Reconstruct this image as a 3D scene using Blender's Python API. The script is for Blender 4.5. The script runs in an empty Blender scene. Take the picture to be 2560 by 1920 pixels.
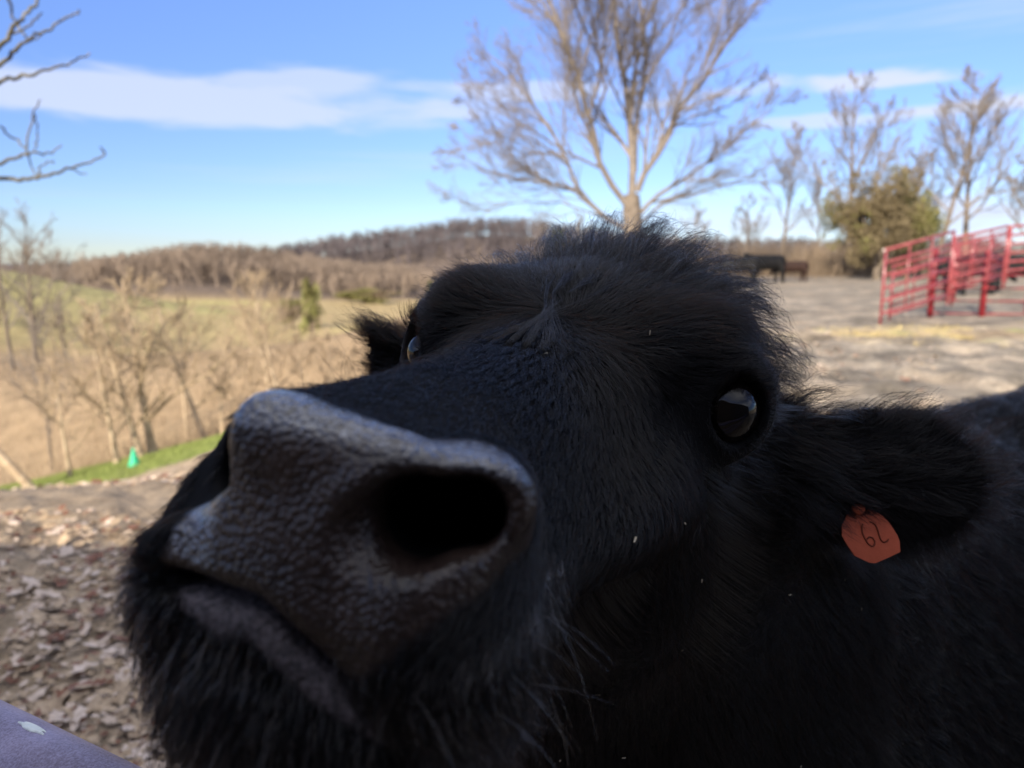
import bpy, math, random, os
import numpy as np
from mathutils import Matrix, Vector
DEV = ''

# ------------------------------------------------------------------ camera, sky, sun, exposure
S = bpy.context.scene
PITCH = math.radians(9.6); CAMZ = 1.40; FPX = 740.0
cam_d = bpy.data.cameras.new('camera'); cam = bpy.data.objects.new('camera', cam_d)
S.collection.objects.link(cam); S.camera = cam
cam.location = (0, 0, CAMZ); cam.rotation_euler = (math.pi/2 - PITCH, 0, 0)
cam_d.sensor_width = 36.0; cam_d.lens = 36.0*FPX/1024; cam_d.clip_start = 0.02; cam_d.clip_end = 5000
cam_d.dof.use_dof = True; cam_d.dof.focus_distance = 0.47; cam_d.dof.aperture_fstop = 7.0
S.view_settings.view_transform = 'Standard'; S.view_settings.look = 'None'
S.view_settings.gamma = 1.0; S.view_settings.exposure = 1.02
S.cycles.max_bounces = 8; S.cycles.transparent_max_bounces = 8
S.cycles.use_denoising = True
SUN_EL = math.radians(24); SUN_DIR = Vector((-0.45, -0.89, 0)).normalized()
SHADE_SHED_H = 2.8
SUN_V = Vector((SUN_DIR.x*math.cos(SUN_EL), SUN_DIR.y*math.cos(SUN_EL), math.sin(SUN_EL)))
sd = bpy.data.lights.new('sun', 'SUN'); sd.energy = 4.3; sd.angle = math.radians(0.5); sd.color = (1.0, 0.89, 0.74)
so = bpy.data.objects.new('sun', sd); S.collection.objects.link(so)
so.rotation_euler = (-SUN_V).to_track_quat('-Z', 'Y').to_euler()

class NT:
    def __init__(s, tree): s.t = tree; s.n = tree.nodes; s.l = tree.links
    def new(s, typ, **kw):
        n = s.n.new(typ)
        for k, v in kw.items():
            if k.startswith('i_'): n.inputs[int(k[2:]) if k[2:].isdigit() else k[2:].replace('_', ' ')].default_value = v
            else: setattr(n, k, v)
        return n
    def link(s, a, b): s.l.new(a, b)
    def math(s, op, a, b=None, c=None):
        n = s.n.new('ShaderNodeMath'); n.operation = op
        for i, v in enumerate((a, b, c)):
            if v is None: continue
            if isinstance(v, (int, float)): n.inputs[i].default_value = v
            else: s.l.new(v, n.inputs[i])
        return n.outputs[0]
    def mix(s, fac, a, b, blend='MIX'):
        n = s.n.new('ShaderNodeMix'); n.data_type = 'RGBA'; n.blend_type = blend
        for sock, v in ((n.inputs[0], fac), (n.inputs[6], a), (n.inputs[7], b)):
            if isinstance(v, (int, float)): sock.default_value = v
            elif isinstance(v, tuple): sock.default_value = v if len(v) == 4 else (*v, 1)
            else: s.l.new(v, sock)
        return n.outputs[2]
    def ramp(s, fac, stops):
        n = s.n.new('ShaderNodeValToRGB'); cr = n.color_ramp
        while len(cr.elements) > 1: cr.elements.remove(cr.elements[-1])
        for i, (p, c) in enumerate(stops):
            e = cr.elements[0] if i == 0 else cr.elements.new(p)
            e.position = p; e.color = (*c, 1) if len(c) == 3 else c
        s.l.new(fac, n.inputs[0]); return n.outputs[0]
    def noise(s, vec, scale, detail=4, rough=0.5, dist=0.0):
        n = s.n.new('ShaderNodeTexNoise'); n.inputs['Scale'].default_value = scale
        n.inputs['Detail'].default_value = detail; n.inputs['Roughness'].default_value = rough
        n.inputs['Distortion'].default_value = dist
        if vec is not None: s.l.new(vec, n.inputs['Vector'])
        return n

W = bpy.data.worlds.new('World'); S.world = W; W.use_nodes = True
wt = NT(W.node_tree); wt.n.clear()
sky = wt.new('ShaderNodeTexSky', sky_type='NISHITA', sun_disc=False, sun_elevation=SUN_EL,
             sun_rotation=math.atan2(SUN_DIR.x, SUN_DIR.y), altitude=200, air_density=1.0, dust_density=0.1, ozone_density=2.2)
tc = wt.new('ShaderNodeTexCoord'); sep = wt.new('ShaderNodeSeparateXYZ'); wt.link(tc.outputs['Generated'], sep.inputs[0])
X_, Y_, Z_ = sep.outputs
az = wt.math('MULTIPLY', wt.math('ARCTAN2', X_, Y_), 57.2958)
el = wt.math('MULTIPLY', wt.math('ARCSINE', Z_), 57.2958)
comb = wt.new('ShaderNodeCombineXYZ'); wt.link(wt.math('MULTIPLY', az, 0.09), comb.inputs[0]); wt.link(wt.math('MULTIPLY', el, 0.5), comb.inputs[1])
nz = wt.noise(comb.outputs[0], 1.3, 6, 0.55, 0.3).outputs[0]
comb2 = wt.new('ShaderNodeCombineXYZ'); wt.link(wt.math('MULTIPLY', az, 0.05), comb2.inputs[0]); wt.link(wt.math('MULTIPLY', el, 0.9), comb2.inputs[1])
nz2 = wt.noise(comb2.outputs[0], 1.0, 5, 0.6).outputs[0]
def cloud(a0, e0, wa, we, slope, soft, gain, src=None, nw=2.6):
    src = src or nz
    da = wt.math('SUBTRACT', az, a0)
    de = wt.math('SUBTRACT', wt.math('SUBTRACT', el, e0), wt.math('MULTIPLY', da, slope))
    r = wt.math('ADD', wt.math('POWER', wt.math('ABSOLUTE', wt.math('DIVIDE', da, wa)), 2.0), wt.math('POWER', wt.math('ABSOLUTE', wt.math('DIVIDE', de, we)), 2.0))
    v = wt.math('SUBTRACT', wt.math('ADD', 1.0, wt.math('MULTIPLY', wt.math('SUBTRACT', src, 0.5), nw)), wt.math('SQRT', r))
    m = wt.new('ShaderNodeMapRange', interpolation_type='SMOOTHSTEP'); wt.link(v, m.inputs[0])
    m.inputs[1].default_value = 0; m.inputs[2].default_value = soft
    m.inputs[3].default_value = 0; m.inputs[4].default_value = gain
    return m.outputs[0]
cl = [cloud(-27, 10.5, 32, 2.1, 0.01, 0.55, 0.72, None, 1.5), cloud(-16, 12.0, 9, 1.5, 0.06, 0.6, 0.62, None, 1.5), cloud(0, 12.0, 13, 0.9, -0.02, 0.6, 0.62, None, 1.5),
      cloud(-8, 6.5, 26, 1.6, 0.08, 1.4, 0.25, nz2), cloud(14, 11.4, 7, .8, 0.1, .7, .85), cloud(24, 11.6, 6, .7, -0.03, 0.7, 0.9),
      cloud(34, 9.6, 11, .9, 0.03, 0.8, 0.95), cloud(22, 9.2, 8, .6, -0.03, 0.7, 0.7), cloud(33, 15.5, 16, 2.4, 0.05, 1.2, 0.38, nz2),
      cloud(30, 3.0, 16, 2.2, 0.0, 1.0, 0.85), cloud(14, 2.5, 22, 2.5, 0.0, 1.3, 0.6), cloud(95, 22, 45, 7, 0, .8, .7), cloud(-110, 18, 40, 6, 0, .8, .6), cloud(170, 30, 60, 9, 0, .8, .7), cloud(0, 75, 400, 42, 0, .8, .85), cloud(180, 25, 110, 22, 0, .8, .85), cloud(-180, 25, 110, 22, 0, .8, .85)]
cm = cl[0]
for c in cl[1:-3]: cm = wt.math('MAXIMUM', cm, c)
fill_cover = cl[-3]  # unseen cover overhead and behind, added to whiten and lift the ambient light
for c in cl[-2:]: fill_cover = wt.math('MAXIMUM', fill_cover, c)
hsv = wt.new('ShaderNodeHueSaturation'); hsv.inputs['Hue'].default_value = 0.515; hsv.inputs['Saturation'].default_value = 1.08
wt.link(sky.outputs[0], hsv.inputs['Color'])
tint = wt.ramp(wt.math('DIVIDE', el, 60.0), [(0.0, (0.45, 0.52, 0.80)), (0.10, (0.52, 0.60, 0.84)), (0.22, (0.66, 0.74, 0.96)), (0.34, (0.84, 0.93, 1.12)), (0.6, (0.95, .95, 1.05)), (1.0, (1, 1, 1.0))])
blue = wt.mix(1.0, hsv.outputs[0], tint, 'MULTIPLY')
skyc = wt.mix(fill_cover, wt.mix(cm, blue, (3.7, 4.0, 5.0, 1)), (8.2, 8.2, 8.6, 1))
bg = wt.new('ShaderNodeBackground'); bg.inputs[1].default_value = 0.105
wt.link(skyc, bg.inputs[0]); wo = wt.new('ShaderNodeOutputWorld'); wt.link(bg.outputs[0], wo.inputs[0])

# ------------------------------------------------------------------ helpers
COL = S.collection
rng = np.random.default_rng(7)
def mesh_obj(name, V, F, mat, parent=None, smooth=True):
    me = bpy.data.meshes.new(name)
    V = np.asarray(V, dtype=np.float32)
    if isinstance(F, np.ndarray):
        k = F.shape[1]; me.vertices.add(len(V)); me.vertices.foreach_set('co', V.ravel())
        me.loops.add(F.size); me.loops.foreach_set('vertex_index', F.astype(np.int32).ravel())
        me.polygons.add(len(F)); me.polygons.foreach_set('loop_start', np.arange(0, F.size, k, dtype=np.int32))
        me.polygons.foreach_set('loop_total', np.full(len(F), k, dtype=np.int32)) if bpy.app.version < (4, 0, 0) else None
        me.update(calc_edges=True)
    else:
        me.from_pydata([tuple(v) for v in V], [], F)
    me.polygons.foreach_set('use_smooth', np.full(len(me.polygons), smooth))
    me.update()
    if mat: me.materials.append(mat)
    o = bpy.data.objects.new(name, me); COL.objects.link(o); o.parent = parent
    return o
def empty(name, loc=(0, 0, 0)):
    o = bpy.data.objects.new(name, None); o.location = loc; COL.objects.link(o); o.empty_display_size = .1; return o
def tag(o, label=None, cat=None, group=None, kind=None):
    if label: o['label'] = label
    if cat: o['category'] = cat
    if group: o['group'] = group
    if kind: o['kind'] = kind
    return o
def mat_new(name):
    m = bpy.data.materials.new(name); m.use_nodes = True; t = NT(m.node_tree)
    return m, t, m.node_tree.nodes['Principled BSDF']
def simple_mat(name, c1, c2, scale=8, rough=0.8, bump=0.3, spec=0.3, detail=5, metallic=0.0, bscale=None):
    m, t, p = mat_new(name); tcn = t.new('ShaderNodeTexCoord')
    n = t.noise(tcn.outputs['Object'], scale, detail, 0.6)
    t.link(t.ramp(n.outputs[0], [(0.32, c1), (0.68, c2)]), p.inputs['Base Color'])
    p.inputs['Roughness'].default_value = rough; p.inputs['Specular IOR Level'].default_value = spec; p.inputs['Metallic'].default_value = metallic
    if bump:
        n2 = t.noise(tcn.outputs['Object'], bscale or scale*3, 4, 0.6); b = t.new('ShaderNodeBump'); b.inputs['Strength'].default_value = bump
        b.inputs['Distance'].default_value = 0.02; t.link(n2.outputs[0], b.inputs['Height']); t.link(b.outputs[0], p.inputs['Normal'])
    return m
def tube_mesh(paths, sides=4):
    """paths: list of (pts Nx3, radii N) -> merged V, F(quads)"""
    Vs, Fs, off = [], [], 0
    for P, R in paths:
        P = np.asarray(P, float); R = np.asarray(R, float); n = len(P)
        T = np.gradient(P, axis=0); T /= np.linalg.norm(T, axis=1)[:, None] + 1e-12
        ref = np.array([0, 0, 1.0]) if abs(T[:, 2].mean()) < .9 else np.array([1.0, 0, 0])
        A = np.cross(T, ref); A /= np.linalg.norm(A, axis=1)[:, None] + 1e-12
        B = np.cross(T, A); s = sides if isinstance(sides, int) else (3 if R[0] < sides[0] else sides[1])
        th = np.arange(s)*2*np.pi/s
        ring = P[:, None, :] + R[:, None, None]*(np.cos(th)[None, :, None]*A[:, None, :] + np.sin(th)[None, :, None]*B[:, None, :])
        Vs.append(ring.reshape(-1, 3))
        i = np.arange(n-1)[:, None]*s; j = np.arange(s)[None, :]; j2 = (j+1) % s
        Fs.append(np.stack([i+j, i+j2, i+s+j2, i+s+j], -1).reshape(-1, 4)+off); off += n*s
    return np.concatenate(Vs), np.concatenate(Fs)
def capped_tube(P, R, sides=16):
    """a tube whose ends are closed by small rounded caps"""
    P = [np.array(p, float) for p in P]; R = list(R)
    d0 = P[0]-P[1]; d0 /= np.linalg.norm(d0); d1 = P[-1]-P[-2]; d1 /= np.linalg.norm(d1)
    P = [P[0]+d0*R[0]*.12, P[0]+d0*R[0]*.1] + P + [P[-1]+d1*R[-1]*.1, P[-1]+d1*R[-1]*.12]
    R = [R[0]*.02, R[0]*.8] + R + [R[-1]*.8, R[-1]*.02]
    return P, R
def px_dir(u, v):
    """unit-depth ray of photograph pixel (1024 wide) in world axes"""
    xc = (u-512)/FPX; yc = -(v-384)/FPX; c, s = math.cos(PITCH), math.sin(PITCH)
    return np.array([xc, c+yc*s, -s+yc*c])
def px_pt(u, v, d): return np.array([0, 0, CAMZ]) + px_dir(u, v)*d
def vnoise(P, scale, seed=0):
    """cheap smooth value noise, P Nx3 (or Nx2)"""
    P = np.asarray(P)*scale; d = P.shape[-1]; I = np.floor(P).astype(np.int64); f = P-I; f = f*f*(3-2*f); out = 0
    for k in range(2**d):
        b = [(k >> j) & 1 for j in range(d)]; w = 1; h = seed*7919
        for j in range(d):
            w = w*(f[..., j] if b[j] else 1-f[..., j]); h = h + (I[..., j]+b[j])*(73856093, 19349663, 83492791)[j]
        h = (h ^ (h >> 13))*1274126177 & 0x7fffffff; h = (h ^ (h >> 15)) * 668265263 & 0x7fffffff
        out = out + w*((h & 0xffff)/65535.0)
    return out
def resample(P, n):
    P = np.array(P, float); s = np.r_[0, np.cumsum(np.linalg.norm(np.diff(P, axis=0), axis=1))]; t = np.linspace(0, s[-1], n)
    return np.stack([np.interp(t, s, P[:, k]) for k in range(P.shape[1])], 1), s[-1]
def surface_nets(F, xs, ys, zs):
    s = F < 0; nx, ny, nz = F.shape
    c = np.zeros((nx-1, ny-1, nz-1), np.int8)
    for a in (0, 1):
        for b in (0, 1):
            for d in (0, 1): c += s[a:nx-1+a, b:ny-1+b, d:nz-1+d]
    act = (c > 0) & (c < 8); I = np.argwhere(act); idx = np.full(act.shape, -1, np.int32); idx[act] = np.arange(len(I))
    acc = np.zeros((len(I), 3)); cnt = np.zeros(len(I)); G = (xs, ys, zs)
    for ax in range(3):
        o1, o2 = [k for k in range(3) if k != ax]
        for a in (0, 1):
            for b in (0, 1):
                p = I.copy(); p[:, o1] += a; p[:, o2] += b; q = p.copy(); q[:, ax] += 1
                fp = F[p[:, 0], p[:, 1], p[:, 2]]; fq = F[q[:, 0], q[:, 1], q[:, 2]]; m = (fp < 0) != (fq < 0)
                t = np.where(m, fp/np.where(m, fp-fq, 1), 0)
                pos = np.stack([G[k][p[:, k]] for k in range(3)], 1).astype(float)
                pos[:, ax] += t*(G[ax][q[:, ax]]-G[ax][p[:, ax]])
                acc[m] += pos[m]; cnt[m] += 1
    V = acc/cnt[:, None]; Q = []
    for ax in range(3):
        o1, o2 = (ax+1) % 3, (ax+2) % 3; sl = [slice(None)]*3; sl2 = [slice(None)]*3
        sl[ax] = slice(0, -1); sl2[ax] = slice(1, None)
        E = np.argwhere(s[tuple(sl)] != s[tuple(sl2)])
        E = E[(E[:, o1] > 0) & (E[:, o2] > 0) & (E[:, o1] < F.shape[o1]-1) & (E[:, o2] < F.shape[o2]-1)]
        ins = s[E[:, 0], E[:, 1], E[:, 2]]; cs = []
        for a, b in ((0, 0), (-1, 0), (-1, -1), (0, -1)):
            q = E.copy(); q[:, o1] += a; q[:, o2] += b; cs.append(idx[q[:, 0], q[:, 1], q[:, 2]])
        cs = np.stack(cs, 1); cs[~ins] = cs[~ins][:, ::-1]; Q.append(cs)
    return V, np.concatenate(Q)
def smin(a, b, k):
    h = np.clip(.5+.5*(b-a)/k, 0, 1); return b*(1-h)+a*h-k*h*(1-h)
def smax(a, b, k): return -smin(-a, -b, k)
def cone(X, Y, Z, a, b, r1, r2, sq=(1, 1, 1)):
    a = np.array(a, np.float32); b = np.array(b, np.float32); ba = b-a; L = float(ba@ba)+1e-12
    t = np.clip(((X-a[0])*ba[0]+(Y-a[1])*ba[1]+(Z-a[2])*ba[2])/L, 0, 1).astype(np.float32)
    return np.sqrt(((X-a[0]-t*ba[0])*sq[0])**2+((Y-a[1]-t*ba[1])*sq[1])**2+((Z-a[2]-t*ba[2])*sq[2])**2)-(r1+(r2-r1)*t)
def ell(X, Y, Z, c, r, M=None):
    x, y, z = X-c[0], Y-c[1], Z-c[2]
    if M is not None: x, y, z = [M[i][0]*x+M[i][1]*y+M[i][2]*z for i in range(3)]
    k0 = np.sqrt((x/r[0])**2+(y/r[1])**2+(z/r[2])**2)
    return (k0-1)*min(r)*(.6+.4*np.clip(k0, 0, 3)) if False else (k0-1)*(r[0]*r[1]*r[2])**(1/3)

# ------------------------------------------------------------------ the cow's head frame (x: its left, y: nose to poll, z: dorsal)
HR = np.array([[0.92254487, 0.36461936, 0.12634752], [-0.18243376, 0.12358476, 0.97542029], [0.34004249, -0.92291903, 0.18053136]])
HT = np.array([-0.07618454, 0.0070192, -0.21621668])
c_, s_ = math.cos(PITCH), math.sin(PITCH)
CW = np.array([[1, 0, 0], [0, s_, -c_], [0, c_, s_]])           # camera axes -> world (cam x, y up, z back)
CW = np.array([[1, 0, 0], [0, s_, -c_], [0, c_, s_]])
HW = CW @ HR; HO = CW @ HT + np.array([0, 0, CAMZ])              # head -> world
def h2w(P): return np.asarray(P) @ HW.T + HO
def w2h(P): return (np.asarray(P)-HO) @ HW
def pxh(u, v, d): return w2h(px_pt(u, v, d))                      # photograph pixel + depth -> head frame

# ------------------------------------------------------------------ the cow: one continuous body as a signed distance field
def axis_grid(lo, a, b, hi, h, hmax=.032, g=1.13):
    mid = list(np.arange(a, b+h*.5, h)); L = []; R = []; s = h; x = mid[0]
    while x > lo: s = min(s*g, hmax); x -= s; L.append(x)
    s = h; x = mid[-1]
    while x < hi: s = min(s*g, hmax); x += s; R.append(x)
    return np.array(L[::-1]+mid+R, np.float32)
def unit(v): v = np.array(v, float); return v/np.linalg.norm(v)
EC = np.array([.104, .316, -.043]); EA = unit([.64, -.74, .16]); ER = .0232
def frame_from(a, b, up):
    e1 = unit(np.array(b)-np.array(a)); e3 = unit(np.cross(e1, np.array(up))); e2 = np.cross(e3, e1); return np.stack([e1, e2, e3])
CAMH = w2h([0, 0, CAMZ])
UPH = pxh(880, 380, .6)-pxh(880, 480, .6)
NE_B, NE_T = pxh(775, 466, .60), pxh(928, 482, .61); NE_C = (NE_B+NE_T)/2; NE_M = frame_from(NE_B, NE_T, UPH)
FE_B, FE_T = pxh(445, 390, .69), pxh(334, 374, .75); FE_C = (FE_B+FE_T)/2; FE_M = frame_from(FE_B, FE_T, UPH)
HB = dict(n0=h2w([0, .40, -.13]))
def build_cow_field(h):
    pts = w2h([[.2, .5, -.05], [2.7, 2.6, -.05], [2.7, 2.6, 1.4], [.2, .5, 1.4], [1.2, 1.0, 0], [-.1, .6, .4]])
    lo, hi = pts.min(0)-.05, pts.max(0)+.05
    xs = axis_grid(min(lo[0], -.24), -.17, .30, hi[0], h); ys = axis_grid(-.03, -.012, .53, hi[1], h); zs = axis_grid(lo[2], -.26, .10, .2, h)
    X0 = xs[:, None, None]; Y = ys[None, :, None]; Z0 = zs[None, None, :]
    X = X0-.006*np.clip((Y-.15)/.15, 0, 1)*np.clip(1-(Y-.5)/.2, 0, 1)
    A = np.abs(X)
    # the far nostril wing is drawn down, the near one flared
    Z = Z0+0*np.clip(-X-.024, 0, .05)*np.clip((Z0+.092)/.05, 0, 1)*np.clip((.16-Y)/.08, 0, 1)
    tb = np.array([(-.05, .058, -.026, -.150), (.02, .064, -.020, -.160), (.05, .070, -.022, -.168), (.10, .067, -.021, -.172), (.15, .062, -.020, -.176), (.20, .064, -.014, -.184),
                   (.25, .076, -.006, -.200), (.30, .094, .006, -.218), (.35, .110, .016, -.232), (.40, .106, .015, -.228), (.45, .096, .015, -.20), (.55, .08, -.01, -.15)])
    # smooth the profile a little
    yy = np.clip(ys, -.05, .55); w, t, b = [np.mean([np.interp(yy+o, tb[:, 0], tb[:, k]) for o in (-.02, -.01, 0, .01, .02)], 0).astype(np.float32)[None, :, None] for k in (1, 2, 3)]
    c = (t+b)/2; hh = (t-b)/2; n = 2.35-.35*np.clip((Y-.3)/.1, 0, 1)
    # narrower towards the nose bridge, wider low cheeks
    taper = 1 - .40*np.clip((Z-c)/hh, -.25, 1)*np.clip(1.1-Y/.14, 0, 1)
    f = ((A/(w*taper))**n+(np.abs(Z-c)/hh)**n)**(1/n); f = (f-1)*np.minimum(w, hh)
    yf = .006+.28*np.clip(Z+.080, 0, .1)+5.2*X*X+.30*np.clip(-.125-Z, 0, .1)
    f = smax(f, (yf-Y)*.9, .030)
    f = smax(f, (Y-.50)*1., .06)
    U = lambda p, k: smin(f, p, k)
    f = U(ell(A, Y, Z, (.082, .338, -.006), (.032, .052, .026)), .035)       # brow
    f = U(ell(X, Y, Z, (-.004, .405, -.002), (.066, .09, .040)), .045)             # forehead dome and poll
    f = U(ell(A, Y, Z, (.076, .275, -.095), (.022, .08, .022)), .06)        # cheek bone
    f = U(ell(A, Y, Z, (.075, .36, -.16), (.035, .085, .075)), .04)          # jaw muscle
    f = U(ell(A, Y, Z, (.049, .058, -.052), (.024, .036, .026)), .018)      # nostril wing
    f = U(cone(X, Y, Z0, (-.0215, .0275, -.0285), (.030, .036, -.034), .0095, .012), .012)
    f = U(cone(X, Y, Z0, (-.016, .035, -.036), (-.010, .13, -.040), .012, .012), .02)
    f = U(ell(X, Y, Z, (0, .064, -.132), (.054, .050, .042)), .02)          # chin
    # lids
    f = U(np.sqrt((A-EC[0])**2+(Y-EC[1])**2+(Z-EC[2])**2)-.0300, .030)
    e1 = EA; e3 = unit(np.cross(e1, [0, 0, 1])); e2 = np.cross(e3, e1)      # e2 up, e3 sideways in the lid plane
    px, py, pz = A-EC[0], Y-EC[1], Z-EC[2]
    l1 = px*e1[0]+py*e1[1]+pz*e1[2]; l2 = px*e2[0]+py*e2[1]+pz*e2[2]; l3 = px*e3[0]+py*e3[1]+pz*e3[2]
    rr = np.sqrt(l2**2+l3**2)
    tor = np.sqrt((rr-.0300)**2+(l1-.009)**2)-.0042-.003*np.clip(l2/.03, -1, 1)
    f = smin(f, tor, .009)
    ap = np.sqrt((l2*1.0)**2+(l3*1.02)**2)-(.0172+.22*np.clip(l1, 0, .05))
    can = cone(A, Y, Z, EC+e1*.016-e2*.012, EC+e1*.050-e2*.034, .007, .008)
    ap = np.where(l1 > .002, smin(ap, can, .006), .01)
    f = np.where((rr < .05) & (l1 > 0), smax(f, -ap, .0035), f)
    # nostrils: a comma-shaped opening with a raised rim, running back into the nose
    f = U(ell(A, Y, Z, (.050, .055, -.088), (.022, .042, .034)), .02)
    rimN = cone(A, Y, Z, (.032, .032, -.050), (.065, .047, -.040), .0165, .0120)
    f = np.where(X > -.012, U(rimN, .012), f)
    # the far side of the muzzle slopes away from the ridge of leather
    f = smax(f, (X+.0405)*-.79+(Z0+.0445)*.61-.0100-1.2*np.clip(Y-.085, 0, 1)-4*np.clip(X+.010, 0, 1), .010)
    nos = smin(cone(A, Y, Z, (.0345, .012, -.051), (.060, .034, -.043), .0125, .0110), smin(cone(A, Y, Z, (.045, .024, -.046), (.030, .085, -.062), .0145, .013), cone(A, Y, Z, (.060, .034, -.043), (.046, .085, -.058), .0110, .012), .008), .006)
    nos = smin(nos, cone(A, Y, Z, (.062, .032, -.041), (.073, .036, -.036), .0075, .004), .008)
    f = smax(f, (-X-.0230)-1.4*np.clip(-.050-Z0, 0, 1)-2.4*np.clip(Y-.034, 0, 1)-3*np.clip(X+.01, 0, 1), .006)
    nosF = smin(cone(X, Y, Z0, (-.0365, .014, -.056), (-.0430, .034, -.044), .0075, .0065), cone(X, Y, Z0, (-.041, .026, -.050), (-.033, .085, -.058), .0085, .010), .006)
    f = np.where(X > 0, smax(f, -nos, .006), smax(f, -nosF, .005))
    # ridge between the nostrils, the leather's upper edge
    # mouth
    zm = -.0815-np.where(X > 0, .68, .10)*(np.sqrt(A*A+.00004)-.0063)-.30*np.clip(Y-.03, 0, .3)
    g = np.abs(Z-zm)*.82-.0020-.0008*np.clip(1-Y/.05, 0, 1); g = np.maximum(g, -f-.014); g = np.maximum(g, Y-.13)
    f = smax(f, -g, .0050)
    phil = np.sqrt(X**2+(np.clip(Z+.092, 0, 1))**2+(Y-.000)**2)-.004
    f = smax(f, -phil, .005)
    # ears
    for C, M, L, H in ((NE_C, NE_M, .097, .050), (FE_C, FE_M, .080, .050)):
        x, y, z = X-C[0], Y-C[1], Z-C[2]
        a, b_, d = [M[i][0]*x+M[i][1]*y+M[i][2]*z for i in range(3)]
        d = d+6*b_*b_-.012
        q = np.sqrt((np.abs(a)/L)**2.4+(np.abs(b_)/(H*(1-.25*np.clip(-a/L, -1, 1))))**2.2); ear = np.maximum((q-1)*H, np.abs(d)-.0045)
        ear = smax((q-1)*H*.8, np.abs(d)-.0045, .004)
        f = smin(f, ear, .022)
    # neck, brisket, barrel, legs (placed in world metres)
    def wc(a, b, r1, r2, k, sq=(1, 1, 1)):
        nonlocal f
        f = smin(f, cone(X, Y, Z, w2h(a), w2h(b), r1, r2), k)
    n0 = h2w([0, .40, -.12])
    wc(n0, (.26, .80, 1.04), .10, .16, .05)
    wc((.26, .80, 1.04), (.62, 1.16, .90), .16, .25, .08)
    wc(h2w([0, .34, -.16]), (.18, .86, .80), .07, .27, .08)
    wc((.20, .86, .80), (.60, 1.15, .72), .27, .32, .1)
    wc((.62, 1.17, .72), (1.12, 1.56, .695), .33, .375, .1)
    wc((1.12, 1.56, .695), (2.05, 2.12, .80), .375, .38, .1)
    for (x, y, kx, ky) in ((.28, 1.12, .0, .0), (.62, .92, 0, 0), (1.98, 2.30, .06, .05), (2.22, 1.92, .06, .05)):
        wc((x, y, .62), (x+kx, y+ky, .36), .12, .065, .06); wc((x+kx, y+ky, .36), (x, y, .10), .055, .042, .02); wc((x, y, .10), (x-.02, y-.03, .05), .05, .062, .02)
    return f.astype(np.float32), xs, ys, zs

FH = .0026 if not DEV else .004
Fd, gx, gy, gz = build_cow_field(FH)
CV, CF = surface_nets(Fd, gx, gy, gz)
del Fd
# drop stray islands by keeping faces; orient outward
a0, b0, c0 = CV[CF[:, 0]], CV[CF[:, 1]], CV[CF[:, 2]]
nrm = np.cross(b0-a0, c0-a0); cen = CV[CF].mean(1)
# region masks in the head frame
def regions(P):
    x, y, z = P[:, 0], P[:, 1], P[:, 2]; A = np.abs(x)
    zm = -.0815-np.where(x > 0, .68, .10)*(np.sqrt(A*A+.00004)-.0063)-.30*np.clip(y-.03, 0, .3)
    n1 = vnoise(P, 60, 3)-.5
    # bare nose leather: in front of a line that runs over the nostrils, above the mouth
    yb = .040+.030*np.clip((A-.02)/.05, 0, 1)-.9*np.clip(-.050-z, 0, .1)*np.clip((A-.015)/.03, 0, 1) + .004*n1
    bare = np.clip((yb-y)/.006+.5, 0, 1)*np.clip((z-zm)/.002, 0, 1)
    bare = np.maximum(bare, ((A-.052)**2/.030**2+(y-.028)**2/.040**2+(z+.040)**2/.024**2 < 1)*1.0*(z > -.066))
    bare = bare*np.clip((z+.098-1.05*np.clip(A-.04, 0, 1)+.006*n1)/.006, 0, 1)**(A > .02)
    bare = bare*np.clip((x+.0385+.22*np.clip(-.058-z, 0, 1)+.003*n1)/.002, 0, 1)
    lip = np.clip((zm-z)/.002, 0, 1)*np.clip((.0145+.016*n1-(zm-z)-.10*np.clip(y, 0, 1))/.003, 0, 1)*np.clip((.06-y)/.01, 0, 1)*np.clip((.058-A)/.01, 0, 1)*np.clip((x+.036)/.006, 0, 1)
    ed = np.linalg.norm(np.stack([A, y, z], 1)-EC, axis=1)
    lid = np.clip((.0255-ed)/.003+.2*n1, 0, 1)
    return bare, lip, lid
reg_b, reg_l, reg_e = regions(CV)
wx, wy, wz = CV.T
reg_w = np.clip(np.maximum(np.clip((wz+.0275+.12*np.clip(np.abs(wx)-.03, 0, 1))/.004, 0, 1), np.clip((-.0225-wx+.2*np.clip(-.05-wz, 0, 1))/.006, 0, 1)*(wz > -.075))*(wy < .09)*(.55+.9*vnoise(CV, 260, 9)), 0, 1)*reg_b  # wet rim mask; also places the sky sheen painted into the colour

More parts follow.
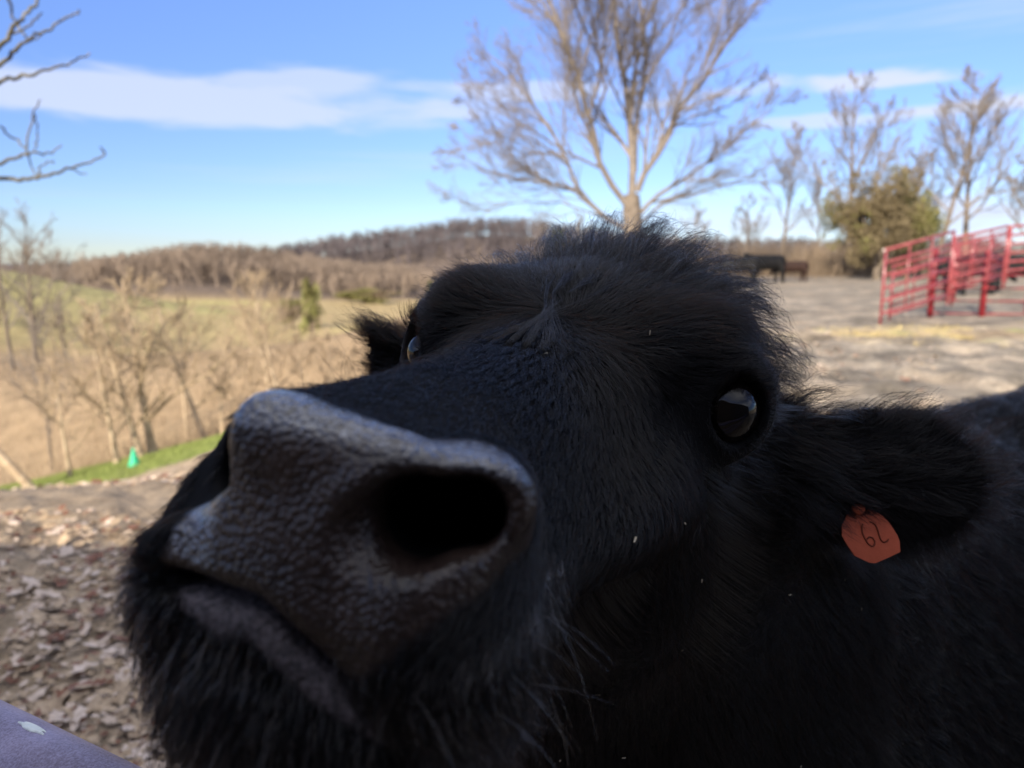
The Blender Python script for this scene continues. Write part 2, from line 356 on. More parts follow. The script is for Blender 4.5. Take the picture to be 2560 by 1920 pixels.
def fur_skin_mat():
    m, t, p = mat_new('black_hide'); tcn = t.new('ShaderNodeTexCoord'); O = tcn.outputs['Object']
    at = lambda n: (lambda a: (setattr(a, 'attribute_name', n), a.outputs['Fac'])[1])(t.new('ShaderNodeAttribute'))
    B, L, E_ = at('bare'), at('lip'), at('lid')
    vor = t.new('ShaderNodeTexVoronoi', feature='SMOOTH_F1'); vor.inputs['Scale'].default_value = 430; vor.inputs['Smoothness'].default_value = .35
    dn = t.noise(O, 90, 3); dv = t.new('ShaderNodeVectorMath', operation='ADD'); t.link(O, dv.inputs[0])
    sc = t.new('ShaderNodeVectorMath', operation='SCALE'); sc.inputs[3].default_value = .0022; t.link(dn.outputs[1], sc.inputs[0]); t.link(sc.outputs[0], dv.inputs[1]); t.link(dv.outputs[0], vor.inputs['Vector'])
    patch = t.noise(O, 38, 4, .6); fine = t.noise(O, 420, 4, .65)
    leather = t.ramp(patch.outputs[0], [(.30, (.010, .006, .005)), (.52, (.023, .0135, .0105)), (.72, (.042, .026, .018))])
    spots = t.ramp(vor.outputs[0], [(.0, (1.25, 1.2, 1.2)), (.5, (1, 1, 1)), (.9, (.55, .52, .52))])
    leather = t.mix(1.0, leather, spots, 'MULTIPLY')
    lipc = t.ramp(fine.outputs[0], [(.35, (.020, .018, .020)), (.62, (.115, .095, .100))])
    WT0 = at('wet'); sky_sheen = t.ramp(t.noise(O, 520, 3, .6).outputs[0], [(.40, (0, 0, 0)), (.66, (1, 1, 1))]); leather = t.mix(t.math('MULTIPLY', WT0, t.math('MULTIPLY', sky_sheen, .55)), leather, (.30, .33, .39))  # pale sky sheen along the rim, painted into the leather's base colour
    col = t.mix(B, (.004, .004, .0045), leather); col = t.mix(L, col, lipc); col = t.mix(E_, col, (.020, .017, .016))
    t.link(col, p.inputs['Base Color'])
    r = t.math('ADD', t.math('MULTIPLY', patch.outputs[0], .25), t.math('SUBTRACT', .70, t.math('MULTIPLY', B, .40)))
    r = t.math('SUBTRACT', r, t.math('MULTIPLY', E_, .35))
    r = t.math('SUBTRACT', r, t.math('MULTIPLY', at('wet'), .16)); t.link(r, p.inputs['Roughness']); t.link(t.math('ADD', .12, t.math('MULTIPLY', t.math('MAXIMUM', t.math('MULTIPLY', B, .42), t.math('MULTIPLY', L, .7)), .5)), p.inputs['Specular IOR Level'])
    hgt = t.math('ADD', t.math('MULTIPLY', vor.outputs[0], -1.0), t.math('MULTIPLY', fine.outputs[0], .45))
    bmp = t.new('ShaderNodeBump'); bmp.inputs['Distance'].default_value = .0022; t.link(t.math('MULTIPLY', t.math('MAXIMUM', t.math('MAXIMUM', B, L), .15), .46), bmp.inputs['Strength'])
    p.inputs['Coat Roughness'].default_value = .16; WT = at('wet'); wn = t.noise(O, 210, 3, .6); t.link(t.math('ADD', t.math('MULTIPLY', B, .28), t.math('MULTIPLY', WT, .9)), p.inputs['Coat Weight']); t.link(bmp.outputs[0], p.inputs['Coat Normal'])
    t.link(hgt, bmp.inputs['Height']); t.link(bmp.outputs[0], p.inputs['Normal'])
    return m
M_HIDE = fur_skin_mat()
cow = mesh_obj('cow', CV, CF, M_HIDE)
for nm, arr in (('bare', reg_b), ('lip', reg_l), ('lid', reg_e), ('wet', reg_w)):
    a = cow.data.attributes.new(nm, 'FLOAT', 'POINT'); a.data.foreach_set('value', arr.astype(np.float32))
HM = Matrix(((*HW[0], HO[0]), (*HW[1], HO[1]), (*HW[2], HO[2]), (0, 0, 0, 1)))
cow.matrix_world = HM
tag(cow, 'shaggy black cow stretching its wet nose at the camera, orange tag in its ear', 'cow')

# eyes
def eye_mat():
    m, t, p = mat_new('eye'); tcn = t.new('ShaderNodeTexCoord'); s = t.new('ShaderNodeSeparateXYZ'); t.link(tcn.outputs['Object'], s.inputs[0])
    r = t.math('SQRT', t.math('ADD', t.math('POWER', t.math('MULTIPLY', s.outputs[0], .72), 2.0), t.math('POWER', s.outputs[1], 2.0)))
    n = t.noise(tcn.outputs['Object'], 300, 3)
    rr = t.math('ADD', r, t.math('MULTIPLY', t.math('SUBTRACT', n.outputs[0], .5), .003))
    c = t.ramp(t.math('MULTIPLY', rr, 40.), [(.0, (.002, .002, .003)), (.22, (.002, .002, .003)), (.30, (.005, .003, .002)), (.56, (.006, .0035, .0025)), (.66, (.008, .007, .006)), (.9, (.05, .04, .035))])
    t.link(c, p.inputs['Base Color']); p.inputs['Roughness'].default_value = .08; p.inputs['Specular IOR Level'].default_value = .35
    return m
M_EYE = eye_mat()
import bmesh
def add_eye(sx):
    bm = bmesh.new(); bmesh.ops.create_uvsphere(bm, u_segments=48, v_segments=32, radius=ER)
    for v in bm.verts:
        r2 = (v.co.x**2+v.co.y**2)**.5
        if v.co.z > 0 and r2 < .0125: v.co.z += .0022*(1-(r2/.0125)**2)
    me = bpy.data.meshes.new('eye'); bm.to_mesh(me); bm.free()
    me.polygons.foreach_set('use_smooth', [True]*len(me.polygons)); me.materials.append(M_EYE)
    o = bpy.data.objects.new('eye', me); COL.objects.link(o); o.parent = cow
    A = np.array([EA[0]*sx, EA[1], EA[2]]); C = np.array([EC[0]*sx+.006, EC[1], EC[2]])+A*(.0012 if sx > 0 else -.0040)
    x = unit(np.cross(A, [0, 0, 1])); y = np.cross(A, x)
    o.matrix_local = Matrix(((x[0], y[0], A[0], C[0]), (x[1], y[1], A[1], C[1]), (x[2], y[2], A[2], C[2]), (0, 0, 0, 1)))
    return o
add_eye(1); add_eye(-1)
# ------------------------------------------------------------------ fur: strands grown on the hide
def fur_mat(name, mel=1.0, rough=.26, red=.0, coat=.0, col=None):
    m = bpy.data.materials.new(name); m.use_nodes = True; t = NT(m.node_tree); t.n.clear()
    h = t.new('ShaderNodeBsdfHairPrincipled'); out = t.new('ShaderNodeOutputMaterial')
    if col: h.parametrization = 'COLOR'; h.inputs['Color'].default_value = (*col, 1)
    else:
        h.parametrization = 'MELANIN'; h.inputs['Melanin'].default_value = mel; h.inputs['Melanin Redness'].default_value = red; h.inputs['Random Color'].default_value = .12
    h.inputs['Roughness'].default_value = rough; h.inputs['Radial Roughness'].default_value = rough+.12; h.inputs['Random Roughness'].default_value = .3
    h.inputs['Coat'].default_value = coat; h.inputs['IOR'].default_value = 1.40
    t.link(h.outputs[0], out.inputs[0]); return m
def make_curves(name, P, R, mat, parent):
    """P: n x k x 3, R: n x k"""
    n, k = P.shape[:2]; c = bpy.data.hair_curves.new(name); c.add_curves([k]*n)
    c.points.foreach_set('position', P.astype(np.float32).ravel()); c.points.foreach_set('radius', R.astype(np.float32).ravel())
    c.materials.append(mat); o = bpy.data.objects.new(name, c); COL.objects.link(o); o.parent = parent; return o
tri = np.concatenate([CF[:, [0, 1, 2]], CF[:, [0, 2, 3]]])
TA, TB, TC = CV[tri[:, 0]], CV[tri[:, 1]], CV[tri[:, 2]]
TN = np.cross(TB-TA, TC-TA); AR = np.linalg.norm(TN, axis=1)+1e-14; TN /= AR[:, None]; AR = AR/2; TCn = (TA+TB+TC)/3
# smooth vertex normals
VN = np.zeros_like(CV)
for k in range(3): np.add.at(VN, tri[:, k], TN*AR[:, None])
VN /= np.linalg.norm(VN, axis=1)[:, None]+1e-12
WH = np.array([0.004, .285, .0])
def sstep(x, a, b): t = np.clip((x-a)/(b-a), 0, 1); return t*t*(3-2*t)
def fur_fields(P, N):
    x, y, z = P.T; A = np.abs(x)
    # hair direction: away from the whorl on the forehead; back and down on the body; outwards on the ears
    d = P-WH; r = np.linalg.norm(d, axis=1); d /= r[:, None]+1e-9
    sw = .55*np.exp(-(r/.05)**2); tn = np.cross(N, d); d = d+sw[:, None]*tn
    body = sstep(y, .50, .62)
    low = sstep(-z, .09, .16)*(1-body); d = d+low[:, None]*np.array([0, .25, -.6])
    dn = (np.array([[0, 0, -1.0]]) @ HW)*.8+np.array([[.35, .6, 0]])
    d = d*(1-body[:, None])+dn*body[:, None]
    chin = (y < .14)*sstep(-z, .085, .105); d = d*(1-chin[:, None])+(np.array([[0, .15, -1.0]])+np.stack([x*6, 0*x, 0*x], 1))*chin[:, None]
    side = (y < .12)*(1-chin); d = d+side[:, None]*np.stack([0*x, -.2+0*x, -.5+0*x], 1)
    near = ((P-NE_C) @ NE_M.T); far = ((P-FE_C) @ FE_M.T)
    en = (np.abs(near[:, 0]) < .115)*(np.abs(near[:, 1]) < .07)*(np.abs(near[:, 2]) < .045)*(x > .165); ef = (np.abs(far[:, 0]) < .10)*(np.abs(far[:, 1]) < .06)*(np.abs(far[:, 2]) < .03)*(x < -.135)
    for e, M, L in ((en, NE_M, near), (ef, FE_M, far)):
        dd = M[0][None]*(.8+0*x[:, None])+M[1][None]*np.sign(L[:, 1:2])*np.clip(np.abs(L[:, 1:2])/.05, 0, 1)*.9
        d = np.where(e[:, None] > 0, dd, d)
    # keep hair off the eye
    for sx in (1, -1):
        E0 = EC*np.array([sx, 1, 1]); q = P-E0; rq = np.linalg.norm(q, axis=1); w = np.exp(-np.clip(rq-.03, 0, 1)/.014)
        d = d*(1-w[:, None])+(q/(rq[:, None]+1e-9)+np.array([0, .3, -.25]))*w[:, None]
    w1 = vnoise(P, 28, 11)-.5; w2 = vnoise(P, 28, 12)-.5; w3 = vnoise(P, 28, 13)-.5
    amt = .35+.5*body+.6*np.exp(-(r/.05)**2)
    d = d+amt[:, None]*np.stack([w1, w2, w3], 1)
    d = d-N*np.sum(d*N, 1)[:, None]; d /= np.linalg.norm(d, axis=1)[:, None]+1e-9
    L = np.full(len(P), .011)
    L = L+.017*sstep(y, .22, .31)*sstep(z, -.05, -.01)          # forehead
    L = L+.032*sstep(y, .37, .45)*sstep(z, -.06, -.01)          # poll
    L = L+.010*sstep(y, .22, .36)*(z < 0)
    edge = sstep(y, .34, .42)*sstep(A, .05, .09)*(1-(en+ef > 0))*sstep(z, -.16, -.08); L = L+.022*edge
    L = np.where(en+ef > 0, .014+.016*sstep(np.maximum(np.abs(near[:, 0])/.097, np.abs(near[:, 1])/.05)*(en > 0)+np.maximum(np.abs(far[:, 0])/.08, np.abs(far[:, 1])/.045)*(ef > 0), .6, 1), L)
    L = L+.008*chin+.012*low+.016*body
    L = L*np.where((y < .13)*(z > -.08), .72, 1); L = L+.006*sstep(y, .13, .18)*(1-sstep(y, .24, .30))*sstep(z, -.09, -.03)
    lift = .18+.60*sstep(y, .36, .45)*sstep(z, -.05, .0)+.22*chin+.30*edge+.08*body
    L = L*(1-.45*np.exp(-(r/.03)**2))
    for sx in (1, -1):
        rq = np.linalg.norm(P-EC*np.array([sx, 1, 1]), axis=1); L = L*np.clip(.30+(rq-.034)/.05, .30, 1); lift = lift-.12*np.exp(-np.clip(rq-.03, 0, 1)/.02)
    return d, L, lift, en+ef > 0
def grow(n, seed, dens, lenmul, rad, k, clump_size, clump, frizz, liftadd=0):
    g = np.random.default_rng(seed); w = AR*dens; c = np.cumsum(w); pick = np.searchsorted(c, g.random(n)*c[-1]); pick = np.minimum(pick, len(tri)-1)
    u, v = g.random(n), g.random(n); m = u+v > 1; u[m] = 1-u[m]; v[m] = 1-v[m]
    T = tri[pick]; b = np.stack([1-u-v, u, v], 1)[:, :, None]
    P = (CV[T]*b).sum(1); N = (VN[T]*b).sum(1); N /= np.linalg.norm(N, axis=1)[:, None]+1e-9
    d, L, lift, ear = fur_fields(P, N); L = L*lenmul*g.uniform(.55, 1.15, n); lift = np.clip(lift+liftadd+g.normal(0, .05, n), .04, .95)
    d = d+g.normal(0, .14, (n, 3)); d -= N*np.sum(d*N, 1)[:, None]; d /= np.linalg.norm(d, axis=1)[:, None]+1e-9
    s = np.linspace(0, 1, k)[None, :, None]
    dirs = N[:, None]*(lift[:, None, None]*(1.5-1.0*s))+d[:, None]*(.35+.9*s)
    grav = (np.array([0, 0, -1.0]) @ HW)[None, None]
    dirs = dirs+grav*(L[:, None, None]*3)*s
    dirs /= np.linalg.norm(dirs, axis=2)[:, :, None]
    step = L[:, None, None]/(k-1); Q = np.zeros((n, k, 3)); Q[:, 0] = P-N*.0006
    for i in range(1, k): Q[:, i] = Q[:, i-1]+dirs[:, i]*step[:, 0]
    # clumping towards a jittered cell centre, sharing one tip
    cs = clump_size*(.7+.6*vnoise(P, 40, 31))
    cs = np.where(L > .02, clump_size*1.5, clump_size)
    cell = np.floor(P/cs[:, None]).astype(np.int64); hsh = (cell[:, 0]*73856093 ^ cell[:, 1]*19349663 ^ cell[:, 2]*83492791)
    j = np.stack([((hsh >> sft) & 255)/255.0 for sft in (0, 8, 16)], 1)-.5
    uq, inv = np.unique(hsh, return_inverse=True); inv = inv.ravel(); cnt = np.bincount(inv)
    tip = np.stack([np.bincount(inv, Q[:, -1, a])/cnt for a in range(3)], 1)[inv] + j*cs[:, None]*.35
    off = tip-Q[:, -1]; Q = Q+off[:, None]*(s**1.6)*clump*(np.maximum(np.clip((L-.006)/.010, .35, 1), .9*sstep(P[:, 1], .12, .17)*(1-sstep(P[:, 1], .27, .31)))*g.uniform(.5, 1.2, n))[:, None, None]
    Q = Q+g.normal(0, 1, (n, k, 3))*frizz*L[:, None, None]*s
    R = rad*(1-.75*s[:, :, 0])*g.uniform(.7, 1.3, n)[:, None]
    return Q, R, P
tb_b, tb_l, tb_e = [a[tri].mean(1) for a in (reg_b, reg_l, reg_e)]
y_, z_ = TCn[:, 1], TCn[:, 2]
camd = CAMH-TCn; dist = np.linalg.norm(camd, axis=1); facing = np.sum(TN*camd, 1)/dist
vis = np.where(facing > -.25, 1.0, .22)
inside = np.zeros(len(tri))                                        # inner nostril and mouth stay bare
for sx in (1, -1):
    for c0, rr0 in (((.046*sx, .050, -.056), .026), ((.034*sx, .085, -.064), .022)): inside = np.maximum(inside, np.linalg.norm(TCn-np.array(c0), axis=1) < rr0)
inside = inside*(np.abs(TN @ np.array([0, 1.0, 0])) < 2)*1.0
insideM = (inside > 0) & (facing < .9) & (np.abs(TCn[:, 0]) < .058) & (y_ < .11) & (z_ > -.082) & (z_ < -.034)
hairy = (1-tb_b)*(1-.9*tb_l)*(1-tb_e)*(~insideM)
head = y_ < .56
dn_head = hairy*vis*head*np.where(dist < .62, 1.0, .8)
ring = (y_ > .36) & head
NF = 0.12 if DEV else 1.0
Q1 = grow(int(330000*NF), 1, dn_head, 1.0, .000125, 6, .0050, .80, .02)
Q2 = grow(int(60000*NF), 2, dn_head*np.where(ring, 1.6, .5), 1.35, .00013, 6, .006, .35, .035, .10)
Q3 = grow(int(110000*NF), 3, hairy*(~head)*np.where(dist < 1.9, 1, .3)*np.where(facing > -.2, 1, .15), 1.5, .00028, 5, .022, .85, .03, .05)
Q4 = grow(int(9000*(1 if not DEV else .5)), 4, dn_head*((y_ > .36) & (z_ > -.12)), 1.95, .00017, 6, .017, .85, .03, .32)
M_FUR = fur_mat('black_fur', 1.0, .27, .0); M_FURB = fur_mat('neck_fur', 1.0, .34, .0); M_FURB.node_tree.nodes['Principled Hair BSDF'].inputs['IOR'].default_value = 1.28
def pack(*qs):
    k = max(q[0].shape[1] for q in qs)
    Ps, Rs = [], []
    for q in qs:
        if q[0].shape[1] == k: Ps.append(q[0]); Rs.append(q[1])
    return np.concatenate(Ps), np.concatenate(Rs)
Ph, Rh = pack(Q1, Q2, Q4)
make_curves('coat', Ph, Rh, M_FUR, cow)
mud = (vnoise(Q3[2]+np.array([.3, .1, 0]), 9, 61)*.6+vnoise(Q3[2], 30, 62)*.4 > .60) & (np.abs(((h2w(Q3[2]) @ np.array([1, 0, 0]))-.30)) < .09)
make_curves('body_coat', Q3[0][~mud], Q3[1][~mud], M_FURB, cow)
Q5 = grow(int(2200*NF), 6, hairy*((y_ < .13) & (z_ < -.085) & (facing > 0)), .9, .00013, 6, .004, .4, .05, .1)
tag(make_curves('chin_hair', Q5[0], Q5[1], fur_mat('greying_hair', col=(.10, .088, .085), rough=.35), cow), 'greying hairs scattered over lips and chin')
tag(make_curves('body_coat', Q3[0][mud], Q3[1][mud]*1.3, fur_mat('muddy_fur', col=(.032, .025, .017), rough=.45), cow), 'brown muddy hair tufts on the neck')
# ------------------------------------------------------------------ ear tag, lashes, whiskers, chaff
M_TAG = simple_mat('orange_plastic', (.42, .075, .026), (.54, .105, .042), 60, .5, .05, .4); M_INK = simple_mat('black_ink', (.14, .035, .018), (.20, .05, .028), 60, .7, 0, .1)
def tagpx(x, y, d=.592): return px_pt((2080+x/9.217)*.4, (1240+y/9.217)*.4, d)
out_ = [(560, 200), (800, 230), (960, 340), (1130, 440), (1270, 600), (1400, 830), (1440, 960), (1420, 1180), (1100, 1310), (820, 1410), (700, 1400), (380, 1260), (250, 1060), (140, 850), (170, 640), (330, 380)]
TP = np.array([tagpx(x, y) for x, y in out_]); TP += np.array([0, -.012, 0])[None]*((TP[:, 2:3]-TP[:, 2].max())/(TP[:, 2].min()-TP[:, 2].max())); tcn_ = TP.mean(0); tn_ = unit(np.cross(TP[4]-tcn_, TP[8]-tcn_)); 
if tn_[1] > 0: tn_ = -tn_
te = empty('ear_tag', tuple(tcn_)); tag(te, 'orange numbered plastic tag hanging under the near ear', 'ear tag')
n = len(TP); Vt = np.concatenate([TP-tcn_+tn_*.0007, TP-tcn_-tn_*.0007]); Ft = [tuple(range(n)), tuple(range(2*n-1, n-1, -1))]+[(i, (i+n), (i+1) % n+n, (i+1) % n) for i in range(n)]
mesh_obj('tag_plate', Vt, Ft, M_TAG, te, False)
def stroke(pts, w):
    P = np.array([tagpx(x, y) for x, y in pts]); dt = np.array([0, -.012, 0])[None]*((P[:, 2:3]-TP[:, 2].max())/(TP[:, 2].min()-TP[:, 2].max())); P = P+dt-tcn_; P -= tn_*((P@tn_)[:, None]); P, _ = resample(P+tn_*.0010, 24)
    return P, np.full(24, w)
st = [stroke([(640, 600), (610, 680), (610, 790), (650, 900), (710, 1010), (790, 1070), (860, 1030), (870, 950), (820, 880), (740, 870), (690, 930)], .0006), stroke([(800, 560), (870, 570), (930, 620), (965, 720), (985, 840), (1010, 930), (1060, 985), (1140, 960), (1185, 920)], .0006)]
Vp, Fp = tube_mesh(st, 6); mesh_obj('number', Vp, Fp, M_INK, te)
for sgn, s_ in ((1, .0), ):
    q = np.mean(TP[[0, 1, 15]], 0)-tcn_+tn_*.003; Vp, Fp = tube_mesh([capped_tube([q-tn_*.012, q], [.0055, .0055])], 16); mesh_obj('stud', Vp, Fp, M_TAG, te)
def long_hairs(n, seed, picks, L0, L1, rad, k, droop, spread, name, mat, dirf=None):
    g = np.random.default_rng(seed); w = AR*picks; c = np.cumsum(w); idx = np.searchsorted(c, g.random(n)*c[-1]); P = TCn[np.minimum(idx, len(tri)-1)]; N = TN[np.minimum(idx, len(tri)-1)]
    d = N+g.normal(0, spread, (n, 3)); 
    if dirf is not None: d = d+dirf(P)
    d /= np.linalg.norm(d, axis=1)[:, None]; L = g.uniform(L0, L1, n); s = np.linspace(0, 1, k)[None, :, None]; dn_ = (np.array([0, 0, -1.0]) @ HW)[None, None]; cv = g.normal(0, .15, (n, 1, 3))
    Q = P[:, None]+L[:, None, None]*(d[:, None]*s+(dn_*droop+cv)*s*s); return make_curves(name, Q, rad*(1-.8*s[:, :, 0])*np.ones((n, 1)), mat, cow)
M_WHISK = fur_mat('whisker_hair', 1.0, .25, .0); M_GREYH = fur_mat('grey_hair', col=(.20, .18, .17))
mz = (y_ < .12) & (tb_b < .3) & (tb_l < .3) & (~insideM)
long_hairs(90, 71, mz*1.0, .012, .034, .00009, 7, .35, .35, 'whiskers', M_WHISK)
long_hairs(30, 72, ((y_ > .035) & (y_ < .10) & (z_ > -.03) & (tb_b < .2))*1.0, .014, .028, .0001, 7, .1, .3, 'whiskers', M_WHISK)
long_hairs(22, 73, (mz & (TCn[:, 0] > .035) & (z_ < -.085) & (z_ > -.13))*1.0, .02, .04, .00013, 7, .5, .3, 'whiskers', M_GREYH)
# lashes along the upper lid
LQ, LR = [], []; g = np.random.default_rng(9)
for sx in (1, -1):
    A = EA*np.array([sx, 1, 1]); E3 = unit(np.cross(A, [0, 0, 1])); E2 = np.cross(E3, A); C = EC*np.array([sx, 1, 1])+np.array([.006, 0, 0])
    for k in range(130):
        ph = g.uniform(.1, math.pi-.1); rdir = E3*math.cos(ph)+E2*math.sin(ph); p = C+A*(.021+g.normal(0, .0006))+rdir*.0195; L = g.uniform(.008, .016); s = np.linspace(0, 1, 6)[:, None]
        Q = p+L*(A*s*.9+rdir*s*.55+E2*s*s*.5-A*s*s*.25+g.normal(0, .08, 3)*s); LQ.append(Q); LR.append(.00013*(1-.8*s[:, 0]))
make_curves('eyelashes', np.array(LQ), np.array(LR), M_FUR, cow)
# bits of straw caught in the coat
g = np.random.default_rng(12); c = np.cumsum(AR*dn_head*((y_ > .12) & (facing > .1))); idx = np.searchsorted(c, g.random(24)*c[-1]); Vs, Fs = [], []
for k, i in enumerate(idx):
    p = TCn[i]+TN[i]*g.uniform(.006, .012); a = g.normal(0, 1, 3); a -= TN[i]*(a@TN[i])*.6; a = unit(a); b = unit(np.cross(a, TN[i])); l, w = g.uniform(.0006, .0020), g.uniform(.0002, .0005)
    q = [p-a*l-b*w, p-a*l+b*w, p+a*l+b*w*.6+TN[i]*.0005, p+a*l-b*w*.6]; q += [v+TN[i]*.0004 for v in q]; o_ = len(Vs); Vs += list(q); Fs += [(o_, o_+1, o_+2, o_+3), (o_+7, o_+6, o_+5, o_+4), (o_, o_+4, o_+5, o_+1), (o_+1, o_+5, o_+6, o_+2), (o_+2, o_+6, o_+7, o_+3), (o_+3, o_+7, o_+4, o_)]
M_STR = simple_mat('straw_bits', (.45, .38, .25), (.75, .66, .48), 300, .6, 0, .3)
sb = mesh_obj('straw_bits', h2w(np.array(Vs)), Fs, M_STR, None, False); tag(sb, 'tiny pale straw bits caught in the near cow\'s face hair', None, None, 'stuff')
# ------------------------------------------------------------------ the land
def sp(x, k=1.0): return np.logaddexp(0, np.asarray(x, float)*k)/k
def sst(x, a, b): t = np.clip((np.asarray(x, float)-a)/(b-a), 0, 1); return t*t*(3-2*t)
def ground_h(x, y):
    x = np.asarray(x, float); y = np.asarray(y, float)
    q = sp(-x+2.3, 1.2)
    side = -11*(1-np.exp(-q*.345/11))*sst(y, 3, 12)
    h = side+.05*sst(y, 16, 50)*sst(x, -6, 8)+ .25*sst(x, 6, 20)*sst(y, 8, 26)
    h = h*(1-sst(y, 58, 105))-10.5*sst(y, 58, 105)
    rav = np.exp(-((x+.75*y-1)/14.)**2)*0
    h = h-2.6*np.exp(-((y-38-.2*x)/12)**2)*sst(-x, 3, 9)
    h = h+10.2*np.exp(-((x+98)/34)**2-((y-118)/44)**2)
    h = h+7.5*np.exp(-((x+150)/60)**2-((y-90)/50)**2)
    h = h+9.0*np.exp(-((x+112)/42)**2-((y-285)/45)**2)
    h = h+27*np.exp(-((y-500-.05*x)/75)**2)*(.50+.50*np.exp(-((x+10)/75)**2))*sst(x, -190, -105)
    h = h+6*np.exp(-((y-230)/60)**2)*sst(x, 40, 120)
    h = h+4*sst(np.hypot(x, y), 700, 1200)
    P = np.stack(np.broadcast_arrays(x, y), -1)
    near = 1-sst(np.hypot(x, y), 25, 60)
    return h+near*(.10*(vnoise(P, .35, 5)-.5)+.035*(vnoise(P, 1.7, 6)-.5))+.5*(1-near)*(vnoise(P, .06, 8)-.5)
def hit(u, v, d0=1.5):
    d = px_dir(u, v); t = np.geomspace(d0, 900, 3000); X = d[0]*t; Y = d[1]*t; Z = CAMZ+d[2]*t
    g = Z-ground_h(X, Y) < 0; i = np.argmax(g) if g.any() else -1; return np.array([X[i], Y[i], float(ground_h(X[i], Y[i]))])
def on(x, y, dz=0): return (float(x), float(y), float(ground_h(x, y))+dz)
th = np.radians(np.concatenate([np.linspace(-180, -62, 50, endpoint=False), np.linspace(-62, 62, 520), np.linspace(62, 180, 50)[1:]]))
rr_ = np.concatenate([[.02], np.geomspace(.5, 1500, 520)])
TT, RR = np.meshgrid(th, rr_, indexing='ij'); GX, GY = RR*np.sin(TT), RR*np.cos(TT); GZ = ground_h(GX, GY)
# small clods and hoof marks near by
big = (vnoise(np.stack([GX, GY], -1), 2.6, 23)-.5)*.16*sst(RR, 5, 8)*(1-sst(RR, 16, 24))*sst(GX, -1, 3)
lump = big+(vnoise(np.stack([GX, GY], -1), 7, 21)-.5)*.045+(vnoise(np.stack([GX, GY], -1), 17, 22)-.5)*.022
GZ = GZ+lump*(1-sst(RR, 14, 26))
V = np.stack([GX, GY, GZ], -1).reshape(-1, 3); nr = len(rr_); i, j = np.meshgrid(np.arange(len(th)-1), np.arange(nr-1), indexing='ij')
Fq = np.stack([i*nr+j, i*nr+j+1, (i+1)*nr+j+1, (i+1)*nr+j], -1).reshape(-1, 4)
def strip_y(x): return 19.2+.02*(x+10)
def strip_mask(x, y):
    n = vnoise(np.stack([x, y], -1), .8, 40)-.5
    m = sst(y+1.6*n, strip_y(x)-4.6, strip_y(x)-3.4)*(1-sst(y+1.0*n, strip_y(x)+1.0, strip_y(x)+2.2))
    return m*sst(-x, -2, 3)
def field_color(x, y):
    P = np.stack([x, y], -1); r = np.hypot(x, y)
    dirt = np.array([.40, .31, .215]); straw = np.array([.60, .44, .26]); green = np.array([.20, .25, .07]); grey = np.array([.27, .232, .182]); brown = np.array([.34, .245, .145]); olive = np.array([.46, .36, .165])
    n1 = vnoise(P, .45, 41); n2 = vnoise(P, 2.2, 42); n3 = vnoise(P, .05, 43); n4 = vnoise(P, .017, 44)
    def mx(a, b, t): return a*(1-t[..., None])+b*t[..., None]
    c = np.broadcast_to(dirt, x.shape+(3,)).copy()
    c = mx(c, straw, .55*sst(n1*.6+n2*.4, .45, .75)*sst(-x, -1, 1))
    c = mx(c, grey, sst(x+.1*y, -1.5, 2.5)*(1-.35*sst(n2, .5, .8)))
    pen = np.exp(-((x-11)/6)**2-((y-13.6)/1.0)**2); c = mx(c, straw, .75*pen*sst(n1, .25, .6)); c = mx(c, green, .8*pen*sst(n2, .55, .8))
    bank = strip_mask(x, y); c = mx(c, green, bank*(.65+.35*sst(n2, .3, .7)))
    rav = sst(y, strip_y(x)+1.5, strip_y(x)+4)*sst(-x, 1, 4); c = mx(c, brown*1.0, rav)
    far = sst(y, 52, 62); c = mx(c, brown*.8, far*(1-.0*x))
    mead = sst(y, 70, 90)*(1-sst(y, 205, 235)); c = mx(c, olive, mead*(.55+.45*sst(n3, .35, .65)))
    hill = np.exp(-((x+98)/40)**2-((y-112)/40)**2); c = mx(c, mx(np.broadcast_to(olive*.6+green*.5, c.shape), brown*1.1, sst(n4*.5+n3*.5, .4, .6)), hill)
    c = mx(c, green*.9, .3*mead*sst(n3, .55, .75))
    wood = sst(y, 205, 240); c = mx(c, np.array([.135, .105, .085]), wood)
    n5 = vnoise(P, 5.5, 45); n6 = vnoise(P*np.array([.5, 1.6]), 1.1, 46); amp = .45+.65*sst(x, -1, 3)*(1-sst(r, 18, 40))
    return c*np.clip(1+amp*((.4*n2+.3*n5+.3*n6)-.5)*1.7, .35, 1.6)[..., None]
cc = field_color(V[:, 0], V[:, 1])
def ground_mat():
    m, t, p = mat_new('pasture_soil'); tcn = t.new('ShaderNodeTexCoord'); O = tcn.outputs['Object']
    a = t.new('ShaderNodeAttribute'); a.attribute_name = 'soil'
    n = t.noise(O, 9, 8, .72); n2 = t.noise(O, 38, 6, .7); f = t.math('ADD', t.math('MULTIPLY', n.outputs[0], .55), t.math('MULTIPLY', n2.outputs[0], .45))
    sh = t.ramp(f, [(.34, (.42, .40, .38)), (.50, (.95, .95, .95)), (.64, (1.55, 1.5, 1.42))])
    t.link(t.mix(1.0, a.outputs['Color'], sh, 'MULTIPLY'), p.inputs['Base Color'])
    p.inputs['Roughness'].default_value = .92; p.inputs['Specular IOR Level'].default_value = .12
    b = t.new('ShaderNodeBump'); b.inputs['Strength'].default_value = .9; b.inputs['Distance'].default_value = .05; t.link(f, b.inputs['Height']); t.link(b.outputs[0], p.inputs['Normal'])
    return m
g = mesh_obj('ground', V, Fq, ground_mat()); tag(g, kind='structure')
ca = g.data.color_attributes.new('soil', 'FLOAT_COLOR', 'POINT'); ca.data.foreach_set('color', np.c_[cc, np.ones(len(cc))].astype(np.float32).ravel())

